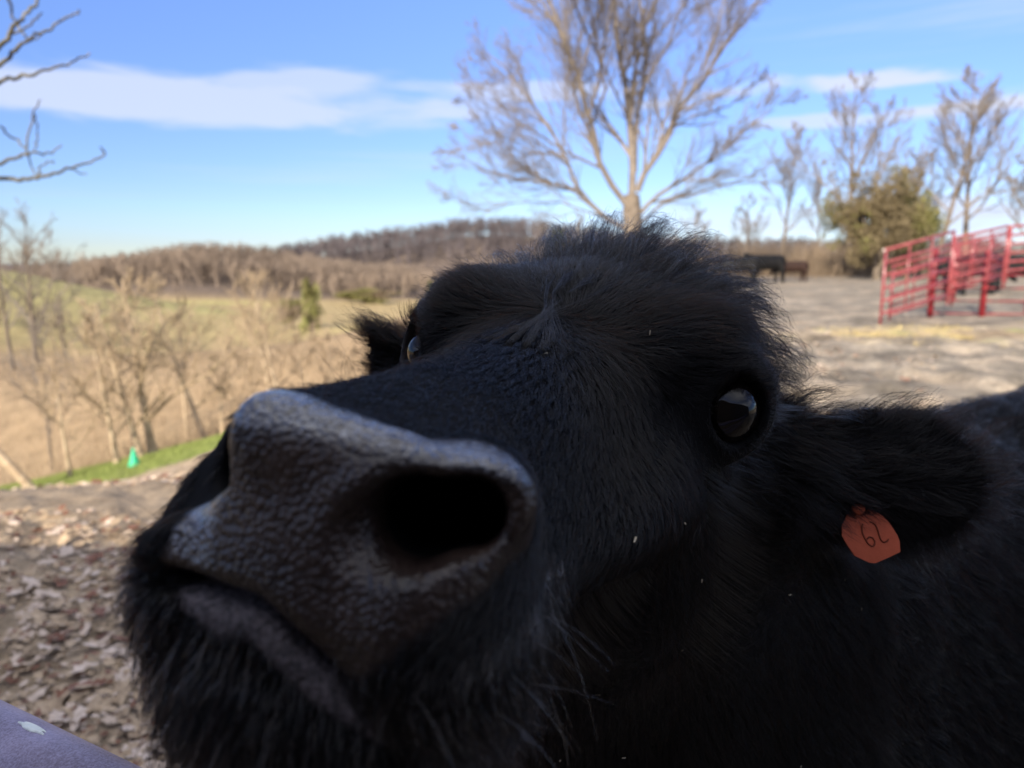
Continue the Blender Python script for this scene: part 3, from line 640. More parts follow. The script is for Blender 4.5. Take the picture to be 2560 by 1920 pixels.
# ------------------------------------------------------------------ bare trees
M_BARK = simple_mat('grey_bark', (.11, .088, .068), (.235, .19, .145), 3.5, .9, .5, .1)
M_BARKP = simple_mat('pale_bark', (.30, .22, .14), (.56, .45, .31), 2.5, .9, .4, .1)
M_TWIG = simple_mat('brown_twigs', (.15, .125, .105), (.27, .23, .19), 3, .9, 0, .1)
M_TWIGP = simple_mat('pale_twigs', (.26, .19, .12), (.46, .36, .24), 3, .9, 0, .1)
class Tree:
    def __init__(s, seed, wob=.10, up=.25): s.g = np.random.default_rng(seed); s.trunk = []; s.limbs = []; s.wob = wob; s.up = up; s.center = None
    def path(s, p, d, L, n, up):
        P = [p]; d = d/np.linalg.norm(d)
        for i in range(n):
            d = d+s.g.normal(0, s.wob, 3)+np.array([0, 0, up/n]); d /= np.linalg.norm(d); P.append(P[-1]+d*L/n)
        return np.array(P)
    def branch(s, P, r0, r1, depth, kids, lenk, spread=.75, start=.15, minr=.004):
        L = np.linalg.norm(np.diff(P, axis=0), axis=1).sum(); R = np.linspace(r0, r1, len(P)); s.limbs.append((P, R))
        if depth <= 0: return
        n = max(2, int(kids*s.g.uniform(.8, 1.2)))
        for t in np.linspace(start, .98, n):
            t = min(.99, t+s.g.uniform(-.5, .5)/n); k = t*(len(P)-1); i = min(int(k), len(P)-2); f = k-i
            p = P[i]*(1-f)+P[i+1]*f; T = P[i+1]-P[i]; T /= np.linalg.norm(T)
            a = s.g.normal(0, 1, 3); a -= T*(a@T); a /= np.linalg.norm(a); d = T+a*spread*s.g.uniform(.7, 1.3)+(0 if s.center is None else .16*(p-s.center)/np.linalg.norm(p-s.center))
            l = L*lenk*(1.15-.75*t)*s.g.uniform(.7, 1.25); rr = max(minr, (r0*(1-t)+r1*t)*s.g.uniform(.45, .65))
            s.branch(s.path(p, d, l, 4 if depth > 1 else 3, s.up), rr, max(minr*.5, rr*.25), depth-1, kids*.88, min(.62, lenk*1.3), spread, .15, minr)
    def build(s, name, loc, label, cat='tree', group=None, mb=None, mt=None, label_only=False):
        o = empty(name, loc); tag(o, label, cat, group); l = np.array(loc, float)
        V1, F1 = tube_mesh([(np.asarray(P)-l, R) for P, R in s.trunk], 8); mesh_obj('trunk', V1, F1, mb or M_BARK, o)
        V2, F2 = tube_mesh([(np.asarray(P)-l, R) for P, R in s.limbs], (.03, 5)); mesh_obj('crown', V2, F2, mt or M_TWIG, o)
        return o
def auto_tree(seed, loc, H, r, crown=.55, nl=7, depth=3, kids=6, lean=(0, 0), spread=.8, first=.35, lenk=.5, mat=(None, None), name='bare_tree', label='', group=None, minr=.008, wob=.09, up=.3):
    T = Tree(seed, wob, up); g = T.g; l = np.array(loc, float)-np.array([0, 0, .3])
    n = 8; z = np.linspace(0, H*.92, n); tr = np.stack([l[0]+lean[0]*z/H+np.cumsum(g.normal(0, .02*H/n, n)), l[1]+lean[1]*z/H+np.cumsum(g.normal(0, .02*H/n, n)), l[2]+z], 1); tr[0] = l
    R = r*(1-.88*(z/z[-1])**.8); R[0] *= 1.35; T.trunk.append((tr, R))
    for k in range(nl):
        t = first+(.98-first)*(k+g.uniform(0, .8))/nl; i = t*(n-1); a = int(min(i, n-2)); f = i-a; p = tr[a]*(1-f)+tr[a+1]*f; rr = (R[a]*(1-f)+R[a+1]*f)*.55
        ang = k*2.4+g.uniform(-.5, .5); d = np.array([math.cos(ang)*spread, math.sin(ang)*spread, .75]); L = H*crown*(1.15-t)*g.uniform(.8, 1.2)
        T.branch(T.path(p, d, L, 6, T.up), max(rr, minr), minr, depth-1, kids, lenk, .7, .15, minr)
    return T.build(name, loc, label, 'tree', group, *mat)

def X2(cx, cy): return (916+cx*.3906)*.46293, cy*.3906*.46293     # points read off the photograph
TD = 32.0
def big_oak():
    T = Tree(11, .09, .15); g = T.g; T.center = px_pt(632, 215, TD); base = hit(632, 272); bx, by, _ = px_pt(632, 255, TD); loc = on(bx, by)
    def L(pts, r0, r1, bulge, kids=11.5, depth=4, lenk=.40, start=.12, ext=0):
        r0 *= .72; r1 *= .8; depth = 3
        P = []
        for k, (cx, cy) in enumerate(pts):
            u, v = X2(cx, cy); t = k/(len(pts)-1); P.append(px_pt(u, v, TD+bulge*t**1.2))
        if ext:
            d = P[-1]-P[-2]; d /= np.linalg.norm(d); P += [P[-1]+d*ext*.5, P[-1]+d*ext+np.array([0, 0, .3])]
        P, ln = resample(P, 12); P[1:] += g.normal(0, .05, (11, 3)); T.branch(P, r0, r1, depth, kids, lenk, .72, start, .0105)
    tp = [np.array(loc)-[0, 0, .3]]+[px_pt(*X2(*c), TD) for c in ((1160, 1330), (1150, 1180), (1150, 1080))]
    P, _ = resample(tp, 8); T.trunk.append((P, np.array([.62, .52, .47, .44, .42, .41, .40, .33])))
    L([(1135, 1150), (1060, 1060), (990, 960), (960, 850), (925, 700), (900, 550), (820, 350), (700, 0)], .20, .06, -3, ext=4)
    L([(1130, 1270), (960, 1180), (860, 1050), (790, 880), (700, 720), (580, 560), (430, 350), (330, 270)], .17, .03, 2)
    L([(790, 890), (700, 850), (600, 860), (430, 800), (300, 790), (190, 700)], .07, .015, 2.5, 9, 3)
    L([(860, 1050), (700, 1010), (500, 1000), (300, 930), (150, 830)], .07, .015, -3, 9, 3)
    L([(990, 1200), (800, 1130), (600, 1110), (350, 1150), (120, 1100)], .06, .012, 3, 9, 3)
    L([(700, 1000), (500, 900), (350, 620), (220, 560)], .05, .012, -4, 9, 3)
    L([(1150, 1100), (1155, 850), (1130, 600), (1110, 480), (1070, 250), (1050, 0)], .24, .09, 1, ext=5)
    L([(1165, 950), (1190, 650), (1205, 450), (1220, 200), (1190, 0)], .16, .07, 3, ext=5)
    L([(1180, 1060), (1220, 950), (1290, 860), (1370, 700), (1420, 580), (1550, 440), (1650, 280), (1800, 60)], .20, .04, -2, ext=1)
    L([(1370, 700), (1500, 640), (1700, 570), (1820, 480)], .09, .02, 2, 9, 3)
    L([(1190, 1190), (1290, 1080), (1400, 1010), (1560, 900), (1750, 740), (1950, 560)], .14, .02, -3)
    L([(1180, 1250), (1300, 1130), (1600, 1040), (1850, 960), (2050, 800)], .10, .015, 3, 9, 3)
    L([(1200, 1000), (1330, 750), (1500, 480), (1600, 200), (1660, 0)], .11, .04, 4, ext=2)
    L([(960, 880), (850, 550), (760, 200), (650, 0)], .10, .05, 4, ext=3)
    L([(925, 700), (1000, 500), (960, 250), (900, 0)], .09, .04, -4, ext=3)
    L([(1150, 700), (1000, 380), (880, 150), (800, -60)], .08, .03, -5, ext=3)
    L([(1200, 500), (1320, 300), (1420, 60), (1500, -120)], .08, .03, -4, ext=3)
    L([(580, 560), (480, 420), (300, 480), (240, 400)], .05, .012, 0, 8, 3)
    T.build('bare_oak', loc, 'tall wide bare tree rising behind the cow\'s head', 'tree', None, M_BARK, M_TWIG)
big_oak()
# trees on the right ridge
def P2(u22, v22, d): return px_pt(u22*.46293, v22*.46293, d)       # full-view reading (2212 wide) + depth
for k, (u, top, d, r, lean, nl, lab) in enumerate([
        (1835, 135, 52, .28, (-.5, 0), 9, 'bare tree with a purple top left of the round evergreen bush'),
        (1875, 190, 56, .20, (.4, 0), 8, 'slim bare tree rising straight behind the round evergreen bush'),
        (1955, 300, 50, .16, (.8, 0), 8, 'low leaning bare tree just right of the evergreen bush top'),
        (2012, 150, 44, .22, (2.4, 0), 9, 'crooked bare tree forking beside the right edge of the evergreen bush'),
        (2084, 125, 46, .24, (-.6, 0), 10, 'tall bare tree with a straight trunk rising behind the red pen'),
        (2225, 290, 42, .22, (-.8, 0), 9, 'bare tree cut by the right edge of the picture'),
        (1765, 330, 62, .16, (-.3, 0), 8, 'small bare tree in the gap between the tall tree and the bush'),
        (1690, 250, 58, .20, (.5, 0), 9, 'bare tree whose twigs mingle with the tall tree\'s right side'),
        (1610, 400, 66, .15, (0, 0), 8, 'faint low bare tree behind the tall tree\'s lower right branches'),
        (1500, 430, 70, .15, (0, 0), 7, 'faint low bare tree just right of the tall tree\'s trunk'),
        (1250, 440, 72, .14, (0, 0), 7, 'faint low bare tree just left of the tall tree\'s trunk')]):
    b = P2(u, 560, d); loc = on(b[0], b[1]); H = P2(u, top, d)[2]-loc[2]
    auto_tree(100+k, loc, H, r*.9, .50, nl+3, 3, 9, lean, .75, .28, .46, (M_BARK, M_TWIG), 'bare_tree', lab, 'bare trees along the ridge', .022, .11, .35)
# trees and brush down the left bank
left = [  # u, base v, top v, distance, radius, lean, material pale, label
    (62, 640, 425, 60, .26, (.5, 0), 0, 'dark bare tree standing highest at the left edge of the hillside', 10),
    (10, 640, 430, 62, .24, (0, 0), 0, 'bare tree cut by the left edge on the hillside skyline', 9),
    (128, 660, 530, 66, .12, (0, 0), 0, 'small bare tree just right of the highest left tree', 7),
    (330, 935, 545, 21, .17, (-.5, 0), 1, 'pale bare tree with a spreading crown just right of the green cone', 10),
    (306, 945, 600, 20.5, .13, (-1.0, 0), 1, 'leaning pale tree directly beside the green cone', 9),
    (252, 965, 640, 20, .11, (-.5, 0), 1, 'slender grey tree just left of the green cone', 8),
    (445, 900, 560, 22.5, .11, (-1.5, 0), 1, 'thin pale tree leaning left in the middle of the bank', 8),
    (480, 905, 800, 22, .10, (0, 0), 1, 'short broken stub of a tree on the bank\'s edge', 3),
    (512, 900, 700, 23, .07, (-.3, 0), 1, 'thin pale sapling right of the broken stub', 6),
    (612, 850, 545, 27, .12, (-.9, 0), 1, 'tall pale trunk in the middle of the pair above the nose', 8),
    (590, 850, 550, 29, .10, (-.7, 0), 1, 'second pale trunk close behind the tall pale one above the nose', 8),
    (660, 850, 690, 30, .07, (-.3, 0), 1, 'thin pale sapling left of the yellow green tree', 6),
    (722, 840, 690, 31, .07, (-.3, 0), 1, 'thin pale sapling right of the yellow green tree', 6),
    (765, 840, 720, 32, .06, (-.2, 0), 1, 'last thin sapling before the cow\'s far ear', 5),
    (150, 985, 740, 19, .08, (-.2, 0), 1, 'thin bare sapling left of the slender grey tree', 6),
    (100, 900, 640, 33, .10, (.2, 0), 0, 'small brown bare tree low on the left slope', 8),
    (400, 880, 620, 34, .10, (.2, 0), 1, 'pale bare tree behind the bank between the leaning trees', 8),
    (545, 870, 640, 36, .10, (0, 0), 1, 'pale bare tree standing behind the thin sapling', 8)]
for k, (u, vb, vt, d, r, lean, pale, lab, nl) in enumerate(left):
    b = P2(u, vb, d); loc = on(b[0], b[1]); H = max(1.0, P2(u, vt, d)[2]-loc[2])
    auto_tree(300+k, loc, H, r*.85, .60, nl+(1 if nl > 3 else 0), 3, 7, lean, .8, .22 if nl > 3 else .7, .5, (M_BARKP, M_TWIGP) if pale else (M_BARK, M_TWIG), 'bare_tree', lab, 'bare trees on the left bank', .014 if d < 40 else .022, .13, .3)
# leafy crowns: many small leaves in ragged clumps
def foliage(name, loc, rad, n, size, mats, label, cat, seed, trunk=(.1, 1.0), gap=.45, group=None, cone_=0.0):
    g = np.random.default_rng(seed); o = empty(name, loc); tag(o, label, cat, group)
    nc = 26 + int(max(rad)*6); cl = g.normal(0, 1, (nc, 3)); cl /= np.linalg.norm(cl, axis=1)[:, None]; cl *= g.uniform(.25, .92, (nc, 1)); 
    cr = g.uniform(.18, .38, nc); w = g.integers(0, nc, n); P = g.normal(0, 1, (n, 3)); P /= np.linalg.norm(P, axis=1)[:, None]; P = cl[w]+P*cr[w][:, None]*g.uniform(.3, 1, (n, 1))**.5
    if cone_: P[:, :2] *= (1-cone_*np.clip((P[:, 2:3]+1)/2, 0, 1))
    keep = vnoise(P, 3.2, seed) > gap-.2; P = P[keep]; m_ = (vnoise(P, 1.6, seed+5)+g.uniform(-.15, .15, len(P))) > .5; P = P*np.array(rad); P[:, 2] += rad[2]*1.0+trunk[1]*.2
    a = g.normal(0, 1, (len(P), 3)); a /= np.linalg.norm(a, axis=1)[:, None]; b = np.cross(a, g.normal(0, 1, (len(P), 3))); b /= np.linalg.norm(b, axis=1)[:, None]
    s = size*g.uniform(.5, 1.3, (len(P), 1)); Vt = np.stack([P-a*s, P+b*s*.45, P+a*s, P-b*s*.45], 1).reshape(-1, 3)
    Fq = np.arange(len(Vt)).reshape(-1, 4); c = mesh_obj('crown', Vt, Fq, mats[0], o, False); c.data.materials.append(mats[1]); c.data.polygons.foreach_set('material_index', m_.astype(np.int32)); c.data.update()
    tr = [(np.array([[0, 0, -.3], [0, 0, trunk[1]*.6], [.05, 0, trunk[1]+rad[2]*.9]]), np.array([trunk[0], trunk[0]*.8, trunk[0]*.3]))]
    for k in range(9):
        e = cl[k]*np.array(rad)*.9; e[2] += rad[2]+trunk[1]*.2; tr.append((np.array([[0, 0, trunk[1]*.5], e*.5+[0, 0, trunk[1]*.3], e]), np.array([trunk[0]*.5, trunk[0]*.3, trunk[0]*.1])))
    V1, F1 = tube_mesh(tr, 6); mesh_obj('trunk', V1, F1, M_BARK, o); return o
M_CED = simple_mat('cedar_green', (.045, .058, .018), (.11, .12, .035), 6, .85, 0, .1); M_RUST = simple_mat('rusty_leaves', (.11, .085, .048), (.22, .175, .10), 6, .85, 0, .1)
M_OLV = simple_mat('olive_leaves', (.12, .115, .042), (.24, .22, .085), 6, .85, 0, .1); M_DUN = simple_mat('dun_brush', (.15, .115, .08), (.28, .21, .145), 6, .9, 0, .1)
M_GRN = simple_mat('grass_blades', (.15, .19, .045), (.30, .34, .11), 3, .8, 0, .15)
M_YEL = simple_mat('yellow_green_leaves', (.22, .23, .07), (.36, .36, .13), 6, .85, 0, .1)
b = P2(1895, 575, 40); foliage('evergreen_bush', on(b[0], b[1]), (3.0, 2.6, 2.95), 32000, .085, (M_RUST, M_OLV), 'large round olive and rusty brown evergreen bush left of the red pen', 'bush', 51, (.25, 1.0), .42)
b = P2(1960, 575, 41.5); foliage('evergreen_bush', on(b[0], b[1]), (1.5, 1.6, 2.6), 15000, .08, (M_CED, M_OLV), 'darker green bush joined to the right side of the round rusty bush', 'bush', 52, (.2, 1.0), .42)
b = P2(1205, 560, 46); foliage('young_evergreen', on(b[0], b[1]), (1.0, 1.0, 1.75), 8000, .07, (M_OLV, M_CED), 'small yellow green evergreen poking up behind the cow\'s forelock', 'tree', 53, (.12, .6), .4, cone_=.5)
b = P2(676, 760, 60); foliage('young_evergreen', on(b[0], b[1]), (1.3, 1.3, 2.5), 7000, .09, (M_YEL, M_OLV), 'narrow yellow green tree rising above the thin saplings over the nose', 'tree', 54, (.12, .6), .4, cone_=.4)
b = P2(632, 690, 120); foliage('olive_tree_crown', on(b[0], b[1]), (2.6, 2.6, 2.6), 6000, .2, (M_OLV, M_DUN), 'round yellowish tree at the far edge of the meadow', 'tree', 55, (.2, 1.0), .4)
b = P2(932, 680, 190); foliage('young_evergreen', on(b[0], b[1]), (2.0, 2.0, 3.2), 5000, .25, (M_CED, M_CED), 'small dark evergreen by the far meadow beside the cow\'s far brow', 'tree', 56, (.2, .6), .4, cone_=.6)
b = P2(790, 672, 200); foliage('young_evergreen', on(b[0], b[1]), (9.0, 3.0, 2.2), 8000, .3, (M_OLV, M_DUN), 'low dark hedge of evergreens at the foot of the far hill', 'hedge', 57, (.2, .6), .4)
# brush: stems and dead leaves that nobody could count
def brush(name, pts, n, h, mat, seed, label=None):
    g = np.random.default_rng(seed); pts = np.array(pts); k = g.integers(0, len(pts), n); base = pts[k, :2]+g.normal(0, 1, (n, 2))*pts[k, 2:3]; k_ = ~((base[:, 1] < strip_y(base[:, 0])+2.0) & (base[:, 0] < 4)); base = base[k_]; k = k[k_]; n = len(k); z = ground_h(base[:, 0], base[:, 1])
    hh = h*g.uniform(.3, 1.2, n)*pts[k, 3]; a = g.normal(0, .25, (n, 3)); a[:, 2] = 1; B = np.c_[base, z-.05]; tip = B+a*hh[:, None]; w = .006*pts[k, 4]*g.uniform(.6, 1.5, n)
    sd = g.normal(0, 1, (n, 3)); sd[:, 2] = 0; sd /= np.linalg.norm(sd, axis=1)[:, None]; mid = (B+tip)/2+g.normal(0, .06, (n, 3))*hh[:, None]; s2 = np.cross(sd, [0, 0, 1])
    Vt = np.stack([B-sd*w[:, None], B+sd*w[:, None], B+s2*w[:, None], mid-sd*w[:, None]*.8, mid+sd*w[:, None]*.8, mid+s2*w[:, None]*.8, tip, tip+sd*.001, tip+s2*.001], 1).reshape(-1, 3)
    o = np.arange(n)[:, None]*9; F = np.concatenate([o+np.array(q)[None] for q in ([0, 1, 4, 3], [1, 2, 5, 4], [2, 0, 3, 5], [3, 4, 7, 6], [4, 5, 8, 7], [5, 3, 6, 8])])
    m = mesh_obj(name, Vt, F, mat, None, False); tag(m, label, None, None, 'stuff'); return m
bp = []
for u, v, d, s, hs, wd in [(20, 930, 19, 2.2, 1.3, 1.3), (80, 960, 20, 1.6, 1.1, 1.2), (150, 960, 21, 1.6, .9, 1.2), (200, 900, 26, 2.5, 1.3, 1.4), (280, 900, 24, 2.0, 1.0, 1.3), (350, 900, 24, 2.0, 1.0, 1.2), (420, 880, 25, 2.2, 1.2, 1.3), (480, 880, 25, 2.0, 1.1, 1.3), (560, 860, 27, 2.2, 1.1, 1.3), (640, 850, 29, 2.5, 1.2, 1.4), (720, 840, 31, 2.5, 1.3, 1.4), (100, 800, 40, 5, 1.5, 2), (300, 820, 38, 4, 1.5, 2), (500, 800, 42, 5, 1.6, 2), (650, 790, 46, 5, 1.6, 2.2), (30, 720, 60, 8, 1.8, 3), (250, 760, 55, 6, 1.6, 2.5)]:
    b = P2(u, v, d); bp.append((b[0], b[1], s, hs, wd))
brush('undergrowth', bp, 6500, .75, M_TWIGP, 61, 'tangled dry brown undergrowth on the bank')
bp2 = [(P2(u, 575, d)[0], P2(u, 575, d)[1], s, 1.0, 3.5) for u, d, s in ((1500, 55, 5), (1600, 55, 5), (1700, 52, 4), (1760, 50, 3), (1830, 48, 3), (1400, 60, 5), (2060, 52, 3), (1250, 60, 6), (2200, 60, 6))]
brush('undergrowth', bp2, 9000, 2.1, M_DUN, 62, 'dry hedgerow brush along the ridge')
# far woods as one mass: many small bare trees
def woods(name, areas, seed, label, mat=None):
    g = np.random.default_rng(seed); paths = []; Vs = []; Fs = []; off = 0
    proto = []
    for k in range(6):
        T = Tree(seed+k, .15, .3); H = 1.0; T.branch(T.path(np.zeros(3), np.array([0, 0, 1.]), H, 5, .1), .018, .006, 2, 9, .42, .75, .3, .007); proto.append(tube_mesh(T.limbs, 3))
    for (x0, x1, y0, y1, n, hmin, hmax) in areas:
        for _ in range(n):
            x, y = g.uniform(x0, x1), g.uniform(y0, y1); h = g.uniform(hmin, hmax); a = g.uniform(0, 6.28); Vp, Fp = proto[g.integers(6)]
            c, s = math.cos(a), math.sin(a); Q = Vp*np.array([h*1.15, h*1.15, h]); Q = np.stack([Q[:, 0]*c-Q[:, 1]*s+x, Q[:, 0]*s+Q[:, 1]*c+y, Q[:, 2]], 1); Q[:, 2] += float(ground_h(x, y))-.2
            Vs.append(Q); Fs.append(Fp+off); off += len(Q)
    m = mesh_obj(name, np.concatenate(Vs), np.concatenate(Fs), mat or M_WOOD, None, False); tag(m, label, None, None, 'stuff'); return m
M_WOOD = simple_mat('winter_woods', (.16, .125, .10), (.32, .25, .19), .05, .95, 0, .05)
woods('distant_woods', [(-165, -35, 240, 310, 1500, 6, 9), (-60, 30, 225, 260, 300, 5, 8)], 71, 'brown bare woods covering the nearer hill')
woods('distant_woods', [(-160, 330, 420, 520, 2400, 8, 13)], 72, 'grey purple bare woods covering the far ridge', simple_mat('far_woods', (.085, .072, .075), (.17, .145, .145), .05, .95, 0, .05))
woods('distant_woods', [(-150, -70, 120, 165, 130, 4, 7), (-75, -45, 75, 95, 40, 3, 5)], 73, 'scattered bare trees on the left hillside')

# ------------------------------------------------------------------ litter and grass near by
def leaf_litter(n, seed):
    g = np.random.default_rng(seed); r = g.uniform(.6, 1, n)**.5*0+np.exp(g.uniform(math.log(1.3), math.log(16), n)); a = np.radians(g.uniform(-62, 30, n)); x = r*np.sin(a); y = r*np.cos(a)
    keep = (vnoise(np.stack([x, y], -1), 1.1, 77) > .30); x, y, r = x[keep], y[keep], r[keep]; n = len(x)
    z = ground_h(x, y)+((vnoise(np.stack([x, y], -1), 7, 21)-.5)*.045+(vnoise(np.stack([x, y], -1), 17, 22)-.5)*.022)+.012
    s = np.clip(.018*np.exp(g.normal(0, .5, n)), .007, .055)*(1+.012*r); ang = g.uniform(0, 6.28, n); out = np.array([(0, -1), (.35, -.55), (.75, -.35), (.45, 0), (.7, .45), (.25, .55), (0, 1.05), (-.25, .55), (-.7, .45), (-.45, 0), (-.75, -.35), (-.35, -.55)])
    k = len(out); ox = out[None, :, 0]*g.uniform(.5, 1, (n, 1)); oy = out[None, :, 1]+0*ox; curl = g.uniform(-.9, .9, (n, 1)); oz = curl*(ox**2)*.8+g.uniform(-.5, .5, (n, 1))*oy*.7+g.uniform(-.5, .5, (n, 1))*ox
    c, s_a = np.cos(ang)[:, None], np.sin(ang)[:, None]; V = np.stack([x[:, None]+s[:, None]*(ox*c-oy*s_a), y[:, None]+s[:, None]*(ox*s_a+oy*c), z[:, None]+s[:, None]*(oz+.25)], -1).reshape(-1, 3)
    me = mesh_obj('fallen_leaves', V, [tuple(range(i*k, i*k+k)) for i in range(n)], M_LEAF, None, False); me.data.materials.append(M_LEAF2); me.data.materials.append(M_LEAF3)
    me.data.polygons.foreach_set('material_index', g.choice([0, 0, 0, 1, 1, 2], n).astype(np.int32)); me.data.update(); tag(me, 'dry curled leaves scattered over the mud', None, None, 'stuff')
M_LEAF = simple_mat('dry_leaf', (.30, .21, .13), (.56, .42, .27), 30, .7, 0, .25); M_LEAF2 = simple_mat('pale_leaf', (.48, .37, .27), (.70, .56, .44), 30, .7, 0, .25); M_LEAF3 = simple_mat('red_leaf', (.13, .06, .035), (.28, .13, .08), 30, .7, 0, .25)
leaf_litter(52000, 81)
def blades(name, x, y, h, mat, seed, label):
    g = np.random.default_rng(seed); n = len(x); z = ground_h(x, y); B = np.c_[x, y, z-.01]; t = g.normal(0, .35, (n, 3)); t[:, 2] = 1; tip = B+t*(h*g.uniform(.4, 1.2, n))[:, None]
    sd = g.normal(0, 1, (n, 3)); sd[:, 2] = 0; sd /= np.linalg.norm(sd, axis=1)[:, None]; w = .008
    V = np.stack([B-sd*w, B+sd*w, tip], 1).reshape(-1, 3); tag(mesh_obj(name, V, np.arange(len(V)).reshape(-1, 3), mat, None, False), label, None, None, 'stuff')
g = np.random.default_rng(90); x = g.uniform(-20, 3, 90000); y = strip_y(x)+g.uniform(-5, 2, len(x)); k = strip_mask(x, y) > .35; blades('grass', x[k], y[k], .10, M_GRN, 91, 'green grass strip along the edge of the bank')
M_STRW = simple_mat('dry_grass', (.32, .25, .11), (.55, .45, .22), 3, .8, 0, .15)
x = g.normal(12, 4, 16000); y = g.normal(13.6, .8, len(x)); k = (x > 6) & (vnoise(np.stack([x, y], -1), .9, 92) > .45); blades('grass', x[k], y[k], .09, M_STRW, 93, 'dry straw coloured grass tufts in front of the pen')

# ------------------------------------------------------------------ green cone, leaning log
M_CONE = simple_mat('green_plastic', (.02, .42, .20), (.03, .52, .27), 20, .45, .05, .4)
t_ = next(t for t in np.arange(15, 22, .02) if px_dir(133, 446)[1]*t > 17.0); c0 = np.array(on(px_dir(133, 446)[0]*t_, px_dir(133, 446)[1]*t_)); cn = empty('green_cone', tuple(c0)); cn.scale = (.75,)*3; tag(cn, 'green plastic cone standing on the grass edge beside the pale trees', 'cone')
def lathe(prof, n=24):
    P = np.array(prof, float); t = np.arange(n)*2*np.pi/n; V = np.stack([P[:, None, 0]*np.cos(t), P[:, None, 0]*np.sin(t), P[:, None, 1]+0*t], -1).reshape(-1, 3)
    i = np.arange(len(P)-1)[:, None]*n; j = np.arange(n)[None]; return V, np.stack([i+j, i+(j+1) % n, i+n+(j+1) % n, i+n+j], -1).reshape(-1, 4)
Vc, Fc = lathe([(.0, .0), (.19, 0), (.20, .012), (.20, .035), (.175, .04)]); mesh_obj('base', Vc, Fc, M_CONE, cn)
Vc, Fc = lathe([(.174, .036), (.165, .06), (.12, .22), (.075, .40), (.045, .50), (.040, .56), (.030, .575), (.0, .58)]); mesh_obj('cone_body', Vc, Fc, M_CONE, cn)
a, b = hit(33, 492, 10), hit(-25, 432, 10); a2 = a+[0, 0, .05]; b2 = a+np.array([-1.9, .6, 1.6]); P, _ = resample([a2, (a2+b2)/2+[0, 0, .06], b2, b2+(b2-a2)*.5], 9)
Vc, Fc = tube_mesh([capped_tube(P, np.linspace(.11, .07, 9))], 10); lg = mesh_obj('leaning_log', Vc, Fc, M_BARKP); tag(lg, 'fallen pale log leaning down at the left end of the grass strip', 'log')

# ------------------------------------------------------------------ red corral panels
M_RED = simple_mat('red_paint', (.20, .035, .04), (.32, .075, .08), 5, .24, .05, .5); M_REDD = simple_mat('dark_red_paint', (.16, .012, .018), (.24, .02, .025), 5, .4, .05, .45)
M_STEEL = simple_mat('worn_steel', (.45, .38, .34), (.62, .52, .46), 20, .4, .05, .5)
def panel(A, B, H, nr, mat, label, group, nv=2, rr=.028, lo=.22, end=True, top_r=None, drop=0):
    """corral panel from A to B (ground points): end posts, horizontal rails, upright stays"""
    A, B = np.array(A, float), np.array(B, float); o = empty('corral_panel', tuple(A)); tag(o, label, 'panel', group); R = lambda p: np.array(p)-A; up = np.array([0, 0, 1.]); D = (B-A); D /= np.linalg.norm(D)
    for P in (A, B):
        Vp, Fp = tube_mesh([capped_tube([R(P)-up*.03, R(P)+up*H*.5, R(P)+up*(H-.02)], [rr*1.05]*3)], 12); mesh_obj('post', Vp, Fp, mat, o)
    for k in range(nr):
        z = lo+(H-lo)*k/(nr-1); r_ = (top_r or rr*1.15) if k == nr-1 else rr
        e = .05 if k == nr-1 else -.01; Vp, Fp = tube_mesh([capped_tube([R(A)+up*z-D*e, R((A+B)/2)+up*z, R(B)+up*z+D*e*.2], [r_]*3)], 12); ra = mesh_obj('rail', Vp, Fp, mat, o)
        if k in (0, nr-1) and end:
            q = R(A)+up*z-D*(e+.008); Vp, Fp = tube_mesh([capped_tube([q-D*.012, q], [r_*1.12]*2)], 14); mesh_obj('end_cap', Vp, Fp, M_STEEL, ra)
    for k in range(nv):
        t = (k+1)/(nv+1); q = R(A+(B-A)*t)+np.cross(D, up)*.02; Vp, Fp = tube_mesh([capped_tube([q+up*(lo-.02), q+up*(H-.03)], [rr*.6]*2)], 8); mesh_obj('stay', Vp, Fp, mat, o)
    return o
GP = 'red corral panels of the pen'
def gp(u22, v22, d): p = P2(u22, v22, d); return p
A0 = gp(1901, 700, 16.0); A1 = gp(2046, 655, 16.6); A2 = gp(2052, 640, 16.6); A3 = gp(2166, 612, 16.8); A4 = gp(2172, 606, 16.8); A5 = gp(2330, 590, 17.4)
def topz(u, v, d): return gp(u, v, d)[2]
panel(A0, A1, topz(1905, 540, 16)-A0[2], 6, M_RED, 'nearest red panel with its rail ends facing left', GP, 2)
panel(A2, A3, topz(2056, 515, 16.6)-A2[2], 6, M_RED, 'middle red panel joined behind the nearest one', GP, 2)
panel(A4, A5, topz(2172, 490, 16.8)-A4[2], 6, M_RED, 'red panel running out of the right edge of the picture', GP, 2)
off = np.array([.75, 1.1, -.1])
panel(A0+off, A1+off, 1.32, 6, M_RED, 'red panel on the far side of the alley, seen through the nearest one', GP, 2, end=False)
panel(A2+off, A3+off, 1.3, 6, M_RED, 'red panel on the far side of the alley behind the middle one', GP, 2, end=False)
B0, B1, B2, B3 = gp(1915, 683, 17.4), gp(2004, 681, 17.6), gp(2115, 683, 17.8), gp(2300, 684, 18.2)
panel(B1+[0, 0, 0], B2, 1.30*1.0, 5, M_REDD, 'dark red panel between the two dark posts inside the pen', GP, 0, .022, .05, False)
panel(B2+np.array([.06, .03, 0]), B3, 1.30, 5, M_REDD, 'dark red panel right of the thick dark post', GP, 1, .022, .05, False)
